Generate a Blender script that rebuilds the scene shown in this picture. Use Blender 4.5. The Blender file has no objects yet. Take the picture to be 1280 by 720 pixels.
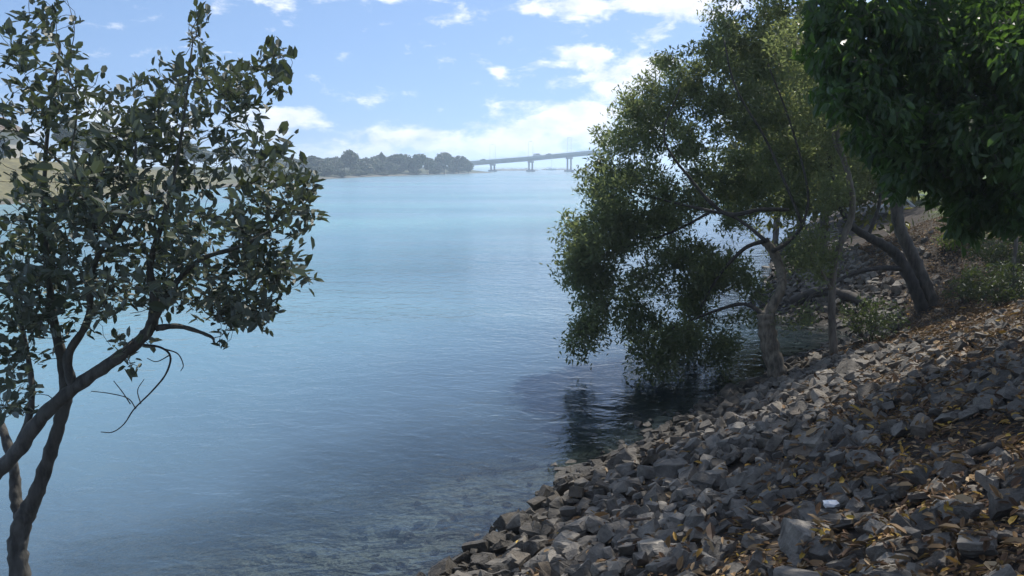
import bpy, bmesh, math, random
import numpy as np
from mathutils import Vector, Matrix, Euler
from mathutils.bvhtree import BVHTree
from mathutils import noise as mnoise

random.seed(7)
rng = np.random.default_rng(7)
SC = bpy.context.scene
COL = SC.collection
R = math.radians

# ------------------------------------------------------------------ camera
CAM_Z = 3.5
F_PX = 950.0
PITCH = R(9.15)
cam_d = bpy.data.cameras.new('camera')
cam_d.sensor_width = 36.0
cam_d.lens = 36.0 * F_PX / 1280.0
cam_d.clip_start = 0.05
cam_d.clip_end = 12000
cam = bpy.data.objects.new('camera', cam_d)
COL.objects.link(cam)
cam.location = (0, 0, CAM_Z)
cam.rotation_euler = (R(90) - PITCH, 0, 0)
SC.camera = cam
SC.view_settings.view_transform = 'Standard'
SC.view_settings.look = 'None'
SC.view_settings.gamma = 1.0
SC.view_settings.exposure = 0.62
SC.cycles.use_denoising = True
SC.cycles.max_bounces = 8
SC.cycles.transparent_max_bounces = 16
SC.cycles.volume_bounces = 1
SC.cycles.caustics_reflective = False
SC.cycles.caustics_refractive = False

# ------------------------------------------------------------------ sun and sky
SUN_EL, SUN_AZ = R(55), R(28)          # high, ahead and a little to the right
sd = bpy.data.lights.new('sun', 'SUN')
sd.energy = 3.2
sd.angle = R(0.53)
sd.color = (1.0, 0.95, 0.87)
sun = bpy.data.objects.new('sun', sd)
COL.objects.link(sun)
sun_dir = Vector((math.sin(SUN_AZ) * math.cos(SUN_EL), math.cos(SUN_AZ) * math.cos(SUN_EL), math.sin(SUN_EL)))
sun.rotation_euler = sun_dir.to_track_quat('Z', 'Y').to_euler()
sun.location = (20, 40, 60)

world = bpy.data.worlds.new('World')
SC.world = world
world.use_nodes = True
wt = world.node_tree
bg = wt.nodes['Background']
sky = wt.nodes.new('ShaderNodeTexSky')
sky.sky_type = 'NISHITA'
sky.sun_disc = False
sky.sun_elevation = SUN_EL
sky.sun_rotation = SUN_AZ
sky.altitude = 0
sky.air_density = 1.0
sky.dust_density = 0.4
sky.ozone_density = 4.0


class NT:
    """tiny helper for node trees"""
    def __init__(s, tree): s.t = tree
    def n(s, kind, **kw):
        nd = s.t.nodes.new(kind)
        for k, v in kw.items(): setattr(nd, k, v)
        return nd
    def put(s, sock, v):
        if v is None: return
        if isinstance(v, bpy.types.NodeSocket): s.t.links.new(v, sock)
        else:
            if hasattr(sock, 'default_value'):
                if not hasattr(v, '__len__') and hasattr(sock.default_value, '__len__'):
                    v = (v, v, v, 1)[:len(sock.default_value)]
                elif hasattr(v, '__len__') and len(v) == 3 and len(sock.default_value) == 4: v = (*v, 1)
                sock.default_value = v
    def m(s, op, a, b=None, c=None, clamp=False):
        nd = s.n('ShaderNodeMath', operation=op, use_clamp=clamp)
        s.put(nd.inputs[0], a); s.put(nd.inputs[1], b); s.put(nd.inputs[2], c)
        return nd.outputs[0]
    def mix(s, f, a, b, blend='MIX'):
        nd = s.n('ShaderNodeMix', data_type='RGBA', blend_type=blend)
        s.put(nd.inputs[0], f); s.put(nd.inputs[6], a); s.put(nd.inputs[7], b)
        return nd.outputs[2]
    def mapr(s, v, a, b, c=0.0, d=1.0, smooth=True):
        nd = s.n('ShaderNodeMapRange', interpolation_type='SMOOTHSTEP' if smooth else 'LINEAR')
        for i, x in enumerate((v, a, b, c, d)): s.put(nd.inputs[i], x)
        return nd.outputs[0]
    def noise(s, vec, scale, detail=4, rough=0.55, dist=0.0):
        nd = s.n('ShaderNodeTexNoise')
        s.put(nd.inputs['Vector'], vec); s.put(nd.inputs['Scale'], scale)
        s.put(nd.inputs['Detail'], detail); s.put(nd.inputs['Roughness'], rough); s.put(nd.inputs['Distortion'], dist)
        return nd.outputs['Fac']
    def xyz(s, x, y, z):
        nd = s.n('ShaderNodeCombineXYZ')
        for i, v in enumerate((x, y, z)): s.put(nd.inputs[i], v)
        return nd.outputs[0]
    def sep(s, v):
        nd = s.n('ShaderNodeSeparateXYZ'); s.put(nd.inputs[0], v); return nd.outputs
    def ramp(s, fac, stops):
        nd = s.n('ShaderNodeValToRGB'); s.put(nd.inputs[0], fac)
        e = nd.color_ramp.elements
        while len(e) < len(stops): e.new(0.5)
        for el, (p, c) in zip(e, stops): el.position = p; el.color = (*c, 1)
        return nd.outputs[0]
    def bump(s, h, strength, dist, normal=None):
        nd = s.n('ShaderNodeBump'); s.put(nd.inputs['Strength'], strength); s.put(nd.inputs['Distance'], dist)
        s.put(nd.inputs['Height'], h)
        if normal: s.put(nd.inputs['Normal'], normal)
        return nd.outputs[0]


w = NT(wt)
dirv = w.n('ShaderNodeTexCoord').outputs['Generated']
dx, dy, dz = w.sep(dirv)
az = w.m('MULTIPLY', w.m('ARCTAN2', dx, dy), 57.29578)
el = w.m('MULTIPLY', w.m('ARCSINE', dz), 57.29578)
# cumulus: noise over azimuth / elevation in degrees, with banks of cloud where the weather has them
n1 = w.noise(w.xyz(w.m('MULTIPLY', az, 0.34), w.m('MULTIPLY', el, 0.72), 3.1), 1.0, 10, 0.60, 0.2)
n0 = w.noise(w.xyz(w.m('MULTIPLY', az, 0.045), w.m('MULTIPLY', el, 0.13), 9.7), 1.0, 2, 0.5)
banks = [(4.2, 3.1, 5.2, 1.9, .36), (-6, 1.2, 9, 1.7, .22), (5.2, 7.9, 2.6, .75, .33), (9.4, 7.0, 3.6, .8, .30), (7.8, 5.4, 2.2, 1.1, .28),
         (6, 11.2, 7, .8, .30), (13, 10.8, 4, 1.2, .26), (-18, 11.2, 6, .9, .22), (-8, 11.8, 4, .6, .18), (-16.5, 3.2, 2.4, .9, .26),
         (-.9, 6.8, .8, .4, .22), (-26, 3, 6, 1.5, .16), (-60, 8, 14, 4, .25), (55, 9, 15, 4, .25), (110, 10, 20, 5, .25), (-120, 9, 20, 5, .25), (175, 10, 22, 4, .25)]
bias = None
for (u0, v0, ru, rv, am) in banks:
    a = w.m('POWER', w.m('DIVIDE', w.m('SUBTRACT', az, u0), ru), 2.0)
    b = w.m('POWER', w.m('DIVIDE', w.m('SUBTRACT', el, v0), rv), 2.0)
    g = w.m('MULTIPLY', w.m('EXPONENT', w.m('MULTIPLY', w.m('ADD', a, b), -1.0)), am)
    bias = g if bias is None else w.m('ADD', bias, g)
low = w.m('MULTIPLY', w.m('EXPONENT', w.m('MULTIPLY', w.m('MAXIMUM', el, 0.0), -0.40)), 0.09)
high = w.m('MULTIPLY', w.mapr(el, 13, 30), w.m('SUBTRACT', w.m('MULTIPLY', n0, 0.6), 0.20))
dens = w.m('ADD', w.m('ADD', w.m('ADD', n1, bias), low), high)
cl = w.mapr(dens, 0.57, 0.80)
shade = w.noise(w.xyz(w.m('MULTIPLY', az, 0.42), w.m('ADD', w.m('MULTIPLY', el, 0.8), 0.25), 5.0), 1.0, 5, 0.55)
ccol = w.mix(w.mapr(shade, 0.3, 0.65), (.60, .65, .74), (.84, .85, .88))
# the haze below adds its own white to the horizon, so the clear sky is read a little higher up
w.put(sky.inputs[0], w.xyz(dx, dy, w.m('ADD', w.m('MULTIPLY', w.m('MAXIMUM', dz, -.02), .80), .20)))
skyc = w.mix(1.0, sky.outputs[0], 0.101, 'MULTIPLY')
skyc = w.mix(w.m('MULTIPLY', cl, 0.9), skyc, ccol)
w.put(bg.inputs['Color'], skyc)
bg.inputs['Strength'].default_value = 1.0

# ------------------------------------------------------------------ helpers: picture rays to places on the ground
CP, SP = math.cos(PITCH), math.sin(PITCH)


def ray(px, py):
    cx, cy = (px - 640) / F_PX, (360 - py) / F_PX
    return np.array((cx, CP + cy * SP, -SP + cy * CP))


def at(px, py, s):
    return np.array((0, 0, CAM_Z)) + ray(px, py) * s


def proj(P):
    P = np.atleast_2d(np.asarray(P, float))
    y, z = P[:, 1], P[:, 2] - CAM_Z
    s = y * CP - z * SP
    u = y * SP + z * CP
    s = np.where(np.abs(s) < 1e-6, 1e-6, s)
    return 640 + F_PX * P[:, 0] / s, 360 - F_PX * u / s, s


def on_plane(px, py, z):
    r = ray(px, py)
    return np.array((0, 0, CAM_Z)) + r * ((z - CAM_Z) / r[2])


LAND = np.array([(-300, -260), (-60, -52), (-20, -14.5), (-6, -.6), (-2.9, 3.1), (-1.75, 4.75), (-.69, 6.07), (.05, 7.2), (.73, 8.2), (2.0, 9.75), (3.25, 11.2),
                 (4.3, 12.6), (5.2, 13.5), (6.4, 14.35), (7.0, 15.2), (7.0, 16.3), (6.5, 17.3), (6.5, 19.5), (8.2, 24), (12.8, 36), (25, 60), (70, 150),
                 (150, 300), (400, 480), (3600, 900), (3600, -3600), (-3600, -3600)], float)


def sdist(poly, x, y):
    """signed distance to a polygon, positive inside"""
    x = np.asarray(x, float); y = np.asarray(y, float)
    best = np.full(x.shape, 1e18); inside = np.zeros(x.shape, bool)
    n = len(poly)
    for i in range(n):
        ax, ay = poly[i]; bx, by = poly[(i + 1) % n]
        ex, ey = bx - ax, by - ay
        t = np.clip(((x - ax) * ex + (y - ay) * ey) / (ex * ex + ey * ey), 0, 1)
        d2 = (x - ax - t * ex) ** 2 + (y - ay - t * ey) ** 2
        best = np.minimum(best, d2)
        c = (ay > y) != (by > y)
        with np.errstate(divide='ignore', invalid='ignore'):
            xi = ax + (y - ay) * ex / (ey if ey != 0 else 1e-12)
        inside ^= c & (x < xi)
    return np.where(inside, 1, -1) * np.sqrt(best)


def wob(x, y):
    return (np.sin(1.3 * x + .7 * y + 1) * np.cos(.9 * y - .5 * x) + .5 * np.sin(2.9 * x - 1.7 * y + 2) * np.sin(2.3 * y + x) + .3 * np.sin(5.1 * x + 4.3 * y))


def height(x, y):
    d = sdist(LAND, x, y)
    up = np.where(d < 4.2, .43 * d, 1.806 + .30 * (1 - np.exp(-(np.maximum(d, 4.2) - 4.2) / .7)) + .012 * np.clip(d - 4.2, 0, 300))
    dn = np.maximum(.14 * d, -3.2)
    h = np.where(d > 0, up, dn)
    return h + .035 * wob(x, y) * np.clip(1.0 - np.abs(d) / 60, 0, 1)


def hit(px, py, smax=80):
    r = ray(px, py)
    s = np.linspace(1.5, smax, 4000)
    P = np.array((0, 0, CAM_Z)) + r[None] * s[:, None]
    below = P[:, 2] < height(P[:, 0], P[:, 1])
    i = int(np.argmax(below)) if below.any() else len(s) - 1
    return P[i]


# ------------------------------------------------------------------ helpers: objects
def tag(o, label=None, cat=None, group=None, kind=None):
    if label: o['label'] = label
    if cat: o['category'] = cat
    if group: o['group'] = group
    if kind: o['kind'] = kind
    return o


def empty(name, loc, label, cat, group=None, rz=0):
    o = bpy.data.objects.new(name, None)
    COL.objects.link(o)
    o.location = loc
    o.rotation_euler = (0, 0, rz)
    o.empty_display_size = .2
    return tag(o, label, cat, group)


def link(name, me, parent=None, world_coords=True):
    o = bpy.data.objects.new(name, me)
    COL.objects.link(o)
    if parent is not None:
        o.parent = parent
        if world_coords:
            # mesh data are in world coordinates: undo the parent's transform
            o.matrix_parent_inverse = (Matrix.Translation(parent.location) @ parent.rotation_euler.to_matrix().to_4x4()).inverted() if parent.parent is None else Matrix.Identity(4)
    return o


def mesh_np(name, V, faces, mat, attrs=None, smooth=False, colors=None):
    """faces: list of (n,k) int arrays"""
    me = bpy.data.meshes.new(name)
    V = np.ascontiguousarray(V, np.float32)
    me.vertices.add(len(V)); me.vertices.foreach_set('co', V.ravel())
    loops = np.concatenate([f.ravel() for f in faces]).astype(np.int32)
    tot = np.concatenate([np.full(len(f), f.shape[1], np.int32) for f in faces])
    start = np.concatenate([[0], np.cumsum(tot)[:-1]]).astype(np.int32)
    me.loops.add(len(loops)); me.loops.foreach_set('vertex_index', loops)
    me.polygons.add(len(tot)); me.polygons.foreach_set('loop_start', start)
    try: me.polygons.foreach_set('loop_total', tot)
    except Exception: pass
    me.polygons.foreach_set('use_smooth', np.full(len(tot), bool(smooth)))
    for k, v in (attrs or {}).items():
        a = me.attributes.new(k, 'FLOAT', 'POINT'); a.data.foreach_set('value', np.ascontiguousarray(v, np.float32))
    if colors is not None:
        a = me.attributes.new('ground', 'FLOAT_COLOR', 'POINT')
        a.data.foreach_set('color', np.ascontiguousarray(np.c_[colors, np.ones(len(colors))], np.float32).ravel())
    me.materials.append(mat)
    me.update(calc_edges=True)
    me.validate()
    return me


def nrm(a):
    return a / np.maximum(np.linalg.norm(a, axis=-1, keepdims=True), 1e-9)


def smooth_line(pts, n_per=6):
    """Catmull-Rom through points (k,m)"""
    p = np.asarray(pts, float)
    if len(p) < 3:
        t = np.linspace(0, 1, n_per + 1)[:, None]
        return p[0] * (1 - t) + p[-1] * t
    q = np.vstack([2 * p[0] - p[1], p, 2 * p[-1] - p[-2]])
    out = []
    for i in range(1, len(q) - 2):
        t = np.linspace(0, 1, n_per, endpoint=False)[:, None]
        a, b, c, d = q[i - 1], q[i], q[i + 1], q[i + 2]
        out.append(.5 * ((2 * b) + (-a + c) * t + (2 * a - 5 * b + 4 * c - d) * t ** 2 + (-a + 3 * b - 3 * c + d) * t ** 3))
    return np.vstack(out + [p[-1:]])


def tube(pts, rad, sides=8, knob=0.0, seed=0):
    """verts, faces (quads) of a tapering tube with closed ends"""
    pts = np.asarray(pts, float); n = len(pts)
    rad = np.broadcast_to(np.asarray(rad, float), (n,))
    T = nrm(np.gradient(pts, axis=0))
    ref = np.array((0, 0, 1.0)) if abs(T[0, 2]) < .9 else np.array((1.0, 0, 0))
    u = nrm(np.cross(T[0], ref)); U = [u]
    for i in range(1, n):
        u = u - T[i] * np.dot(u, T[i]); u = nrm(u); U.append(u)
    U = np.array(U); W = np.cross(T, U)
    a = np.linspace(0, 2 * np.pi, sides, endpoint=False)
    rr = rad[:, None] * np.ones((1, sides))
    if knob:
        g = np.random.default_rng(seed)
        rr = rr * (1 + knob * (g.random((n, sides)) - .5) + knob * .8 * np.sin(np.arange(n) * 1.7 + seed)[:, None] * .5)
    V = pts[:, None] + rr[..., None] * (np.cos(a)[None, :, None] * U[:, None] + np.sin(a)[None, :, None] * W[:, None])
    V = V.reshape(-1, 3)
    i = np.arange(n - 1)[:, None] * sides; j = np.arange(sides)[None]; k = (j + 1) % sides
    Fq = np.stack([i + j, i + k, i + sides + k, i + sides + j], -1).reshape(-1, 4)
    V = np.vstack([V, pts[:1], pts[-1:]])
    c0, c1 = n * sides, n * sides + 1
    jj = np.arange(sides); kk = (jj + 1) % sides
    T0 = np.stack([np.full(sides, c0), kk, jj], -1)
    T1 = np.stack([np.full(sides, c1), (n - 1) * sides + jj, (n - 1) * sides + kk], -1)
    return V, Fq, np.vstack([T0, T1])


class Bag:
    """collects tubes / polygons into one mesh"""
    def __init__(s): s.V = []; s.F = {}; s.A = []; s.n = 0
    def add(s, V, *faces, tint=0.5):
        V = np.asarray(V, float)
        for f in faces:
            f = np.asarray(f, int)
            if len(f): s.F.setdefault(f.shape[1], []).append(f + s.n)
        s.V.append(V); s.A.append(np.full(len(V), tint) if np.isscalar(tint) else np.asarray(tint)); s.n += len(V)
        return s
    def tube(s, pts, rad, sides=8, knob=0.0, seed=0, tint=.5):
        return s.add(*tube(pts, rad, sides, knob, seed), tint=tint)
    def box(s, c, size, rz=0.0, M=None, tint=.5):
        x, y, z = np.asarray(size) / 2
        V = np.array([(-x, -y, -z), (x, -y, -z), (x, y, -z), (-x, y, -z), (-x, -y, z), (x, -y, z), (x, y, z), (-x, y, z)])
        if M is not None: V = V @ np.array(M).T
        ca, sa = math.cos(rz), math.sin(rz)
        V = V @ np.array(((ca, sa, 0), (-sa, ca, 0), (0, 0, 1))) + np.asarray(c, float)
        return s.add(V, [(0, 3, 2, 1), (4, 5, 6, 7), (0, 1, 5, 4), (1, 2, 6, 5), (2, 3, 7, 6), (3, 0, 4, 7)], tint=tint)
    def prism(s, outline, v0, v1):
        """outline (k,3) swept from offset v0 to v1"""
        o = np.asarray(outline, float); k = len(o)
        V = np.vstack([o + v0, o + v1])
        j = np.arange(k)
        s.add(V, np.stack([j, (j + 1) % k, k + (j + 1) % k, k + j], -1), [tuple(range(k))[::-1]], [tuple(range(k, 2 * k))])
        return s
    def mesh(s, name, mat, smooth=False):
        return mesh_np(name, np.vstack(s.V), [np.vstack(f) for f in s.F.values()], mat, {'tint': np.concatenate(s.A)}, smooth)
    def obj(s, name, mat, parent=None, smooth=False, world_coords=True):
        return link(name, s.mesh(name, mat, smooth), parent, world_coords)


# ------------------------------------------------------------------ materials
def material(name):
    m = bpy.data.materials.new(name); m.use_nodes = True
    t = NT(m.node_tree)
    return m, t, m.node_tree.nodes['Principled BSDF'], m.node_tree.nodes['Material Output']


def attr(t, name='tint', out='Fac'):
    return t.n('ShaderNodeAttribute', attribute_name=name).outputs[out]


def leaf_material(name, stops, back, trans=.25, rough=.45, tcol=(.25, .33, .05), spec=.5):
    m, t, p, out = material(name)
    tint = attr(t)
    c = t.ramp(tint, stops)
    geo = t.n('ShaderNodeNewGeometry')
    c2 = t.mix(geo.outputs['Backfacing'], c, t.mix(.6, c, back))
    pos = geo.outputs['Position']
    c2 = t.mix(t.mapr(t.noise(pos, 2.2, 3), .3, .7, 0, .35), c2, (.5, .5, .5), 'OVERLAY') if False else c2
    t.put(p.inputs['Base Color'], c2); p.inputs['Roughness'].default_value = rough
    p.inputs['Specular IOR Level'].default_value = spec
    tr = t.n('ShaderNodeBsdfTranslucent'); t.put(tr.inputs[0], t.mix(.5, c, tcol))
    mx = t.n('ShaderNodeMixShader'); mx.inputs[0].default_value = trans
    m.node_tree.links.new(p.outputs[0], mx.inputs[1]); m.node_tree.links.new(tr.outputs[0], mx.inputs[2])
    m.node_tree.links.new(mx.outputs[0], out.inputs['Surface'])
    return m


def bark_material(name, c0, c1, scale=9.0, stretch=.25, rough=.85, bump=.5):
    m, t, p, out = material(name)
    pos = t.n('ShaderNodeNewGeometry').outputs['Position']
    x, y, z = t.sep(pos)
    v = t.xyz(x, y, t.m('MULTIPLY', z, stretch))
    n1 = t.noise(v, scale, 6, .65); n2 = t.noise(pos, scale * .22, 3)
    c = t.mix(t.mapr(n1, .32, .68), c0, c1)
    c = t.mix(t.mapr(n2, .45, .7, 0, .55), c, tuple(.5 * (a + b) * 1.35 for a, b in zip(c0, c1)))
    t.put(p.inputs['Base Color'], c); p.inputs['Roughness'].default_value = rough
    t.put(p.inputs['Normal'], t.bump(n1, bump, .02))
    return m


def plain(name, col, rough=.6, var=.25, scale=3.0, metal=0.0):
    m, t, p, out = material(name)
    pos = t.n('ShaderNodeNewGeometry').outputs['Position']
    n = t.noise(pos, scale, 5, .6)
    c = t.mix(t.mapr(n, .3, .7), tuple(a * (1 - var) for a in col), tuple(min(1, a * (1 + var)) for a in col))
    t.put(p.inputs['Base Color'], c); p.inputs['Roughness'].default_value = rough; p.inputs['Metallic'].default_value = metal
    return m


M_LEFTLEAF = leaf_material('grey mangrove leaf', [(0, (.058, .068, .050)), (.55, (.086, .100, .072)), (.9, (.12, .135, .08)), (1, (.22, .23, .07))], (.20, .23, .22), .14, .5, spec=.4)  # silvery undersides are the leaf's own; tones also lightened to imitate lens glare
M_MANGLEAF = leaf_material('mangrove leaf', [(0, (.080, .102, .046)), (.5, (.135, .160, .070)), (.85, (.19, .205, .075)), (1, (.27, .27, .09))], (.20, .23, .16), .56, .42, (.35, .42, .13))  # leaf colours raised to stand in for veiling glare over the crown
M_BROADLEAF = leaf_material('broad drooping leaf', [(0, (.018, .038, .015)), (.6, (.040, .074, .025)), (.9, (.075, .12, .030)), (1, (.14, .20, .03))], (.07, .12, .045), .42, .40, (.20, .40, .04))
M_BACKLEAF = leaf_material('background leaf', [(0, (.05, .07, .02)), (.5, (.09, .11, .03)), (1, (.19, .18, .05))], (.10, .13, .05), .40, .5, (.32, .30, .05))
M_SHRUBLEAF = leaf_material('shrub leaf', [(0, (.022, .04, .018)), (.6, (.045, .075, .028)), (1, (.11, .14, .045))], (.08, .11, .06), .25, .45)
M_FARLEAF = leaf_material('far leaf', [(0, (.025, .038, .022)), (.6, (.045, .062, .032)), (1, (.085, .095, .045))], (.06, .08, .05), .15, .6)
M_LITTER = leaf_material('fallen leaf', [(0, (.055, .032, .020)), (.3, (.13, .070, .034)), (.58, (.24, .145, .065)), (.78, (.38, .27, .15)), (.86, (.36, .20, .04)), (1, (.48, .33, .06))], (.20, .14, .08), .08, .6, (.3, .2, .05), .3)
M_GRASS = leaf_material('grass blade', [(0, (.05, .08, .018)), (1, (.12, .16, .03))], (.09, .13, .03), .35, .6, (.25, .32, .04))
M_BARK_DARK = bark_material('dark wet bark', (.028, .024, .020), (.075, .064, .052), 14)
M_BARK_MID = bark_material('grey brown bark', (.055, .046, .038), (.15, .13, .105), 12)
M_BARK_LEFT = bark_material('mottled mangrove bark', (.045, .042, .036), (.13, .125, .11), 22)
M_BARK_GREY = bark_material('grey bark', (.10, .085, .07), (.24, .21, .17), 12)
M_BARK_TAN = bark_material('flaking tan bark', (.085, .072, .055), (.26, .215, .155), 22, .3, .85, .8)
M_TWIG = bark_material('twig bark', (.05, .042, .035), (.13, .11, .09), 20)
M_WOOD = bark_material('dead wood', (.06, .04, .028), (.15, .105, .075), 18, .6)
M_PALEWOOD = bark_material('weathered wood', (.16, .14, .12), (.36, .33, .30), 18, .5)
M_WHITE = plain('white paint', (.74, .74, .72), .4, .06)
M_CONC = plain('concrete', (.36, .35, .33), .85, .2, 2.0)
M_CONC2 = plain('bridge concrete', (.30, .30, .30), .85, .15, .3)
M_STEEL = plain('galvanised steel', (.45, .47, .48), .45, .1, 2, .6)
M_CARW = plain('white car paint', (.7, .7, .7), .25, .02)
M_CARD = plain('dark car paint', (.06, .07, .09), .25, .05)
M_GLASS = plain('dark glass', (.03, .04, .05), .08, .05)
M_TYRE = plain('tyre rubber', (.02, .02, .02), .8, .1)
M_HULL = plain('boat hull', (.55, .56, .58), .35, .05)
M_ROOF = plain('roof sheet', (.42, .30, .22), .6, .15)
M_HOUSE = plain('pale render wall', (.62, .56, .46), .8, .08)
M_PAPER = plain('white scrap', (.78, .79, .80), .6, .05)

# stones: blue-grey, a few pale or brown, brown and dark up to the tide line
M_STONE, t, p, out = material('riprap stone')
pos = t.n('ShaderNodeNewGeometry').outputs['Position']
tint = t.m('FRACT', t.m('ADD', attr(t), t.n('ShaderNodeObjectInfo').outputs['Random']))
c = t.ramp(tint, [(0, (.090, .085, .078)), (.3, (.138, .132, .122)), (.6, (.175, .167, .154)), (.78, (.235, .226, .21)), (.86, (.115, .098, .078)), (.94, (.31, .30, .275)), (1, (.095, .070, .048))])
na = t.noise(pos, 7, 6, .65); nb = t.noise(pos, 38, 5, .7); nc = t.noise(pos, 2.1, 3)
c = t.mix(1, c, t.mix(t.mapr(na, .3, .72), (.70, .66, .61), (1.52, 1.42, 1.29)), 'MULTIPLY')
c = t.mix(t.mapr(nb, .58, .72, 0, .35), c, (.30, .30, .29))
c = t.mix(t.mapr(na, .66, .74, 0, .4), c, (.16, .115, .075))
z = t.sep(pos)[2]
zz = t.m('ADD', z, t.m('MULTIPLY', t.m('SUBTRACT', nc, .5), .5))
wet = t.mapr(zz, .10, .62, 1, 0)
c = t.mix(t.m('MULTIPLY', wet, .88), c, t.mix(t.mapr(na, .35, .7), (.026, .023, .018), (.085, .070, .050)))
t.put(p.inputs['Base Color'], c)
t.put(p.inputs['Roughness'], t.mapr(zz, .0, .3, .45, .75))
p.inputs['Specular IOR Level'].default_value = .35
t.put(p.inputs['Normal'], t.bump(t.m('ADD', na, t.m('MULTIPLY', nb, .6)), .85, .03))

# terrain: colours by vertex (soil, lawn, bed) broken up with noise
M_GROUND, t, p, out = material('river bank ground')
pos = t.n('ShaderNodeNewGeometry').outputs['Position']
c = attr(t, 'ground', 'Color')
na = t.noise(pos, 1.6, 6, .6); nb = t.noise(pos, 26, 5, .7); nc = t.noise(pos, 7, 4, .6)
c = t.mix(1, c, t.mix(t.mapr(na, .3, .7), (.62, .62, .6), (1.35, 1.33, 1.3)), 'MULTIPLY')
c = t.mix(1, c, t.mix(t.mapr(nb, .35, .65), (.6, .58, .55), (1.4, 1.4, 1.4)), 'MULTIPLY')
t.put(p.inputs['Base Color'], c); p.inputs['Roughness'].default_value = .95
t.put(p.inputs['Normal'], t.bump(t.m('ADD', nc, t.m('MULTIPLY', nb, .5)), .6, .05))

# water: clear over the shallow bed, turquoise where it is deep, rippled
M_WATER, t, p, out = material('river water')
pos = t.n('ShaderNodeNewGeometry').outputs['Position']
dep = attr(t, 'depth')
x, y, z = t.sep(pos)
v1 = t.xyz(t.m('MULTIPLY', t.m('ADD', x, t.m('MULTIPLY', y, -.25)), .75), t.m('ADD', y, t.m('MULTIPLY', x, .22)), 0)
h1 = t.noise(v1, 2.6, 3, .55, .6)
h2 = t.noise(v1, 7.5, 3, .6, .4)
h3 = t.noise(t.xyz(t.m('MULTIPLY', x, .35), y, 0), .55, 3, .5, .3)
slick = t.noise(t.xyz(t.m('MULTIPLY', x, .012), t.m('MULTIPLY', y, .05), 2.0), 1.0, 4, .55, .5)
calm = t.mapr(slick, .40, .62, 0.35, 1.0)
hh = t.m('ADD', t.m('ADD', t.m('MULTIPLY', h1, .55), t.m('MULTIPLY', h2, .20)), t.m('MULTIPLY', h3, .9))
nr = t.n('ShaderNodeBump'); nr.inputs['Distance'].default_value = .10
t.put(nr.inputs['Height'], hh); t.put(nr.inputs['Strength'], t.m('MULTIPLY', calm, t.mapr(dep, .3, 3.0, 1.15, 2.8)))
nrmw = nr.outputs[0]
deepf = t.m('SUBTRACT', 1.0, t.m('EXPONENT', t.m('MULTIPLY', t.m('MAXIMUM', dep, 0.0), -1.7)))
body = t.ramp(t.m('DIVIDE', dep, 2.4), [(.0, (.022, .036, .042)), (.09, (.056, .098, .135)), (.19, (.135, .225, .31)), (.45, (.17, .305, .385)), (1, (.185, .38, .45))])
patch = t.noise(t.xyz(t.m('MULTIPLY', x, .05), t.m('MULTIPLY', y, .09), 4.0), 1.0, 4, .5)
body = t.mix(1, body, t.mix(t.mapr(patch, .3, .7), (.82, .86, .9), (1.15, 1.13, 1.08)), 'MULTIPLY')
dif = t.n('ShaderNodeBsdfDiffuse'); t.put(dif.inputs[0], body); t.put(dif.inputs['Normal'], nrmw)
trn = t.n('ShaderNodeBsdfTransparent'); t.put(trn.inputs[0], (.74, .88, .93))
mx = t.n('ShaderNodeMixShader'); t.put(mx.inputs[0], deepf); t.put(mx.inputs[1], trn.outputs[0]); t.put(mx.inputs[2], dif.outputs[0])
gl = t.n('ShaderNodeBsdfGlossy'); t.put(gl.inputs['Roughness'], t.mapr(dep, .8, 3.2, .05, .19)); t.put(gl.inputs['Normal'], nrmw)
fr = t.n('ShaderNodeFresnel'); fr.inputs['IOR'].default_value = 1.7; t.put(fr.inputs['Normal'], nrmw)
mx2 = t.n('ShaderNodeMixShader'); t.put(mx2.inputs[0], fr.outputs[0]); t.put(mx2.inputs[1], mx.outputs[0]); t.put(mx2.inputs[2], gl.outputs[0])
M_WATER.node_tree.links.new(mx2.outputs[0], out.inputs['Surface'])

# ------------------------------------------------------------------ ground and water
def spaced(lo, hi, step, far):
    mid = np.arange(lo, hi + 1e-6, step)
    g = []; s = step; v = 0
    while v < far:
        s *= 1.22; v += s; g.append(v)
    g = np.array(g)
    return np.concatenate([(lo - g)[::-1], mid, hi + g])


XS, YS = spaced(-9, 20, .25, 3400), spaced(-4, 42, .25, 3400)
GX, GY = np.meshgrid(XS, YS)
H = height(GX, GY); D = sdist(LAND, GX, GY)
nx, ny = len(XS), len(YS)
V = np.c_[GX.ravel(), GY.ravel(), H.ravel()]
ii = (np.arange(ny - 1)[:, None] * nx + np.arange(nx - 1)[None]).ravel()
Q = np.stack([ii, ii + 1, ii + nx + 1, ii + nx], -1)
soil = np.array((.034, .025, .018)); lawn = np.array((.10, .15, .03)); bed = np.array((.105, .108, .106)); shoal = np.array((.19, .175, .145)); mud = np.array((.040, .034, .027))
d = D.ravel()[:, None]; ww = wob(V[:, 0] * .6, V[:, 1] * .6)[:, None]
f = np.clip((d - 5.2 + .5 * np.clip((V[:, 1:2] - 11) / 3, 0, 1) - .4 * ww) / .8, 0, 1)
colr = soil * (1 - f) + lawn * f
sh_ = np.exp(-((d + 1.2) / 1.3) ** 2) * np.clip((9.5 - V[:, 1:2]) / 2.5, 0, 1)
bed = bed * (1 - .72 * np.clip((V[:, 1:2] - 7.5) / 2, 0, 1))
bed = bed * (1 - sh_) + shoal * sh_
g = np.clip((d + .5) / .7, 0, 1)
colr = bed * (1 - g) + (mud * (1 - np.clip(d / .8, 0, 1)) + colr * np.clip(d / .8, 0, 1)) * g
ground = link('river_bank', mesh_np('river_bank', V, [Q], M_GROUND, {}, True, colr))
tag(ground, 'sloping earth bank and grassy top beside the river', None, None, 'structure')

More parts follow.
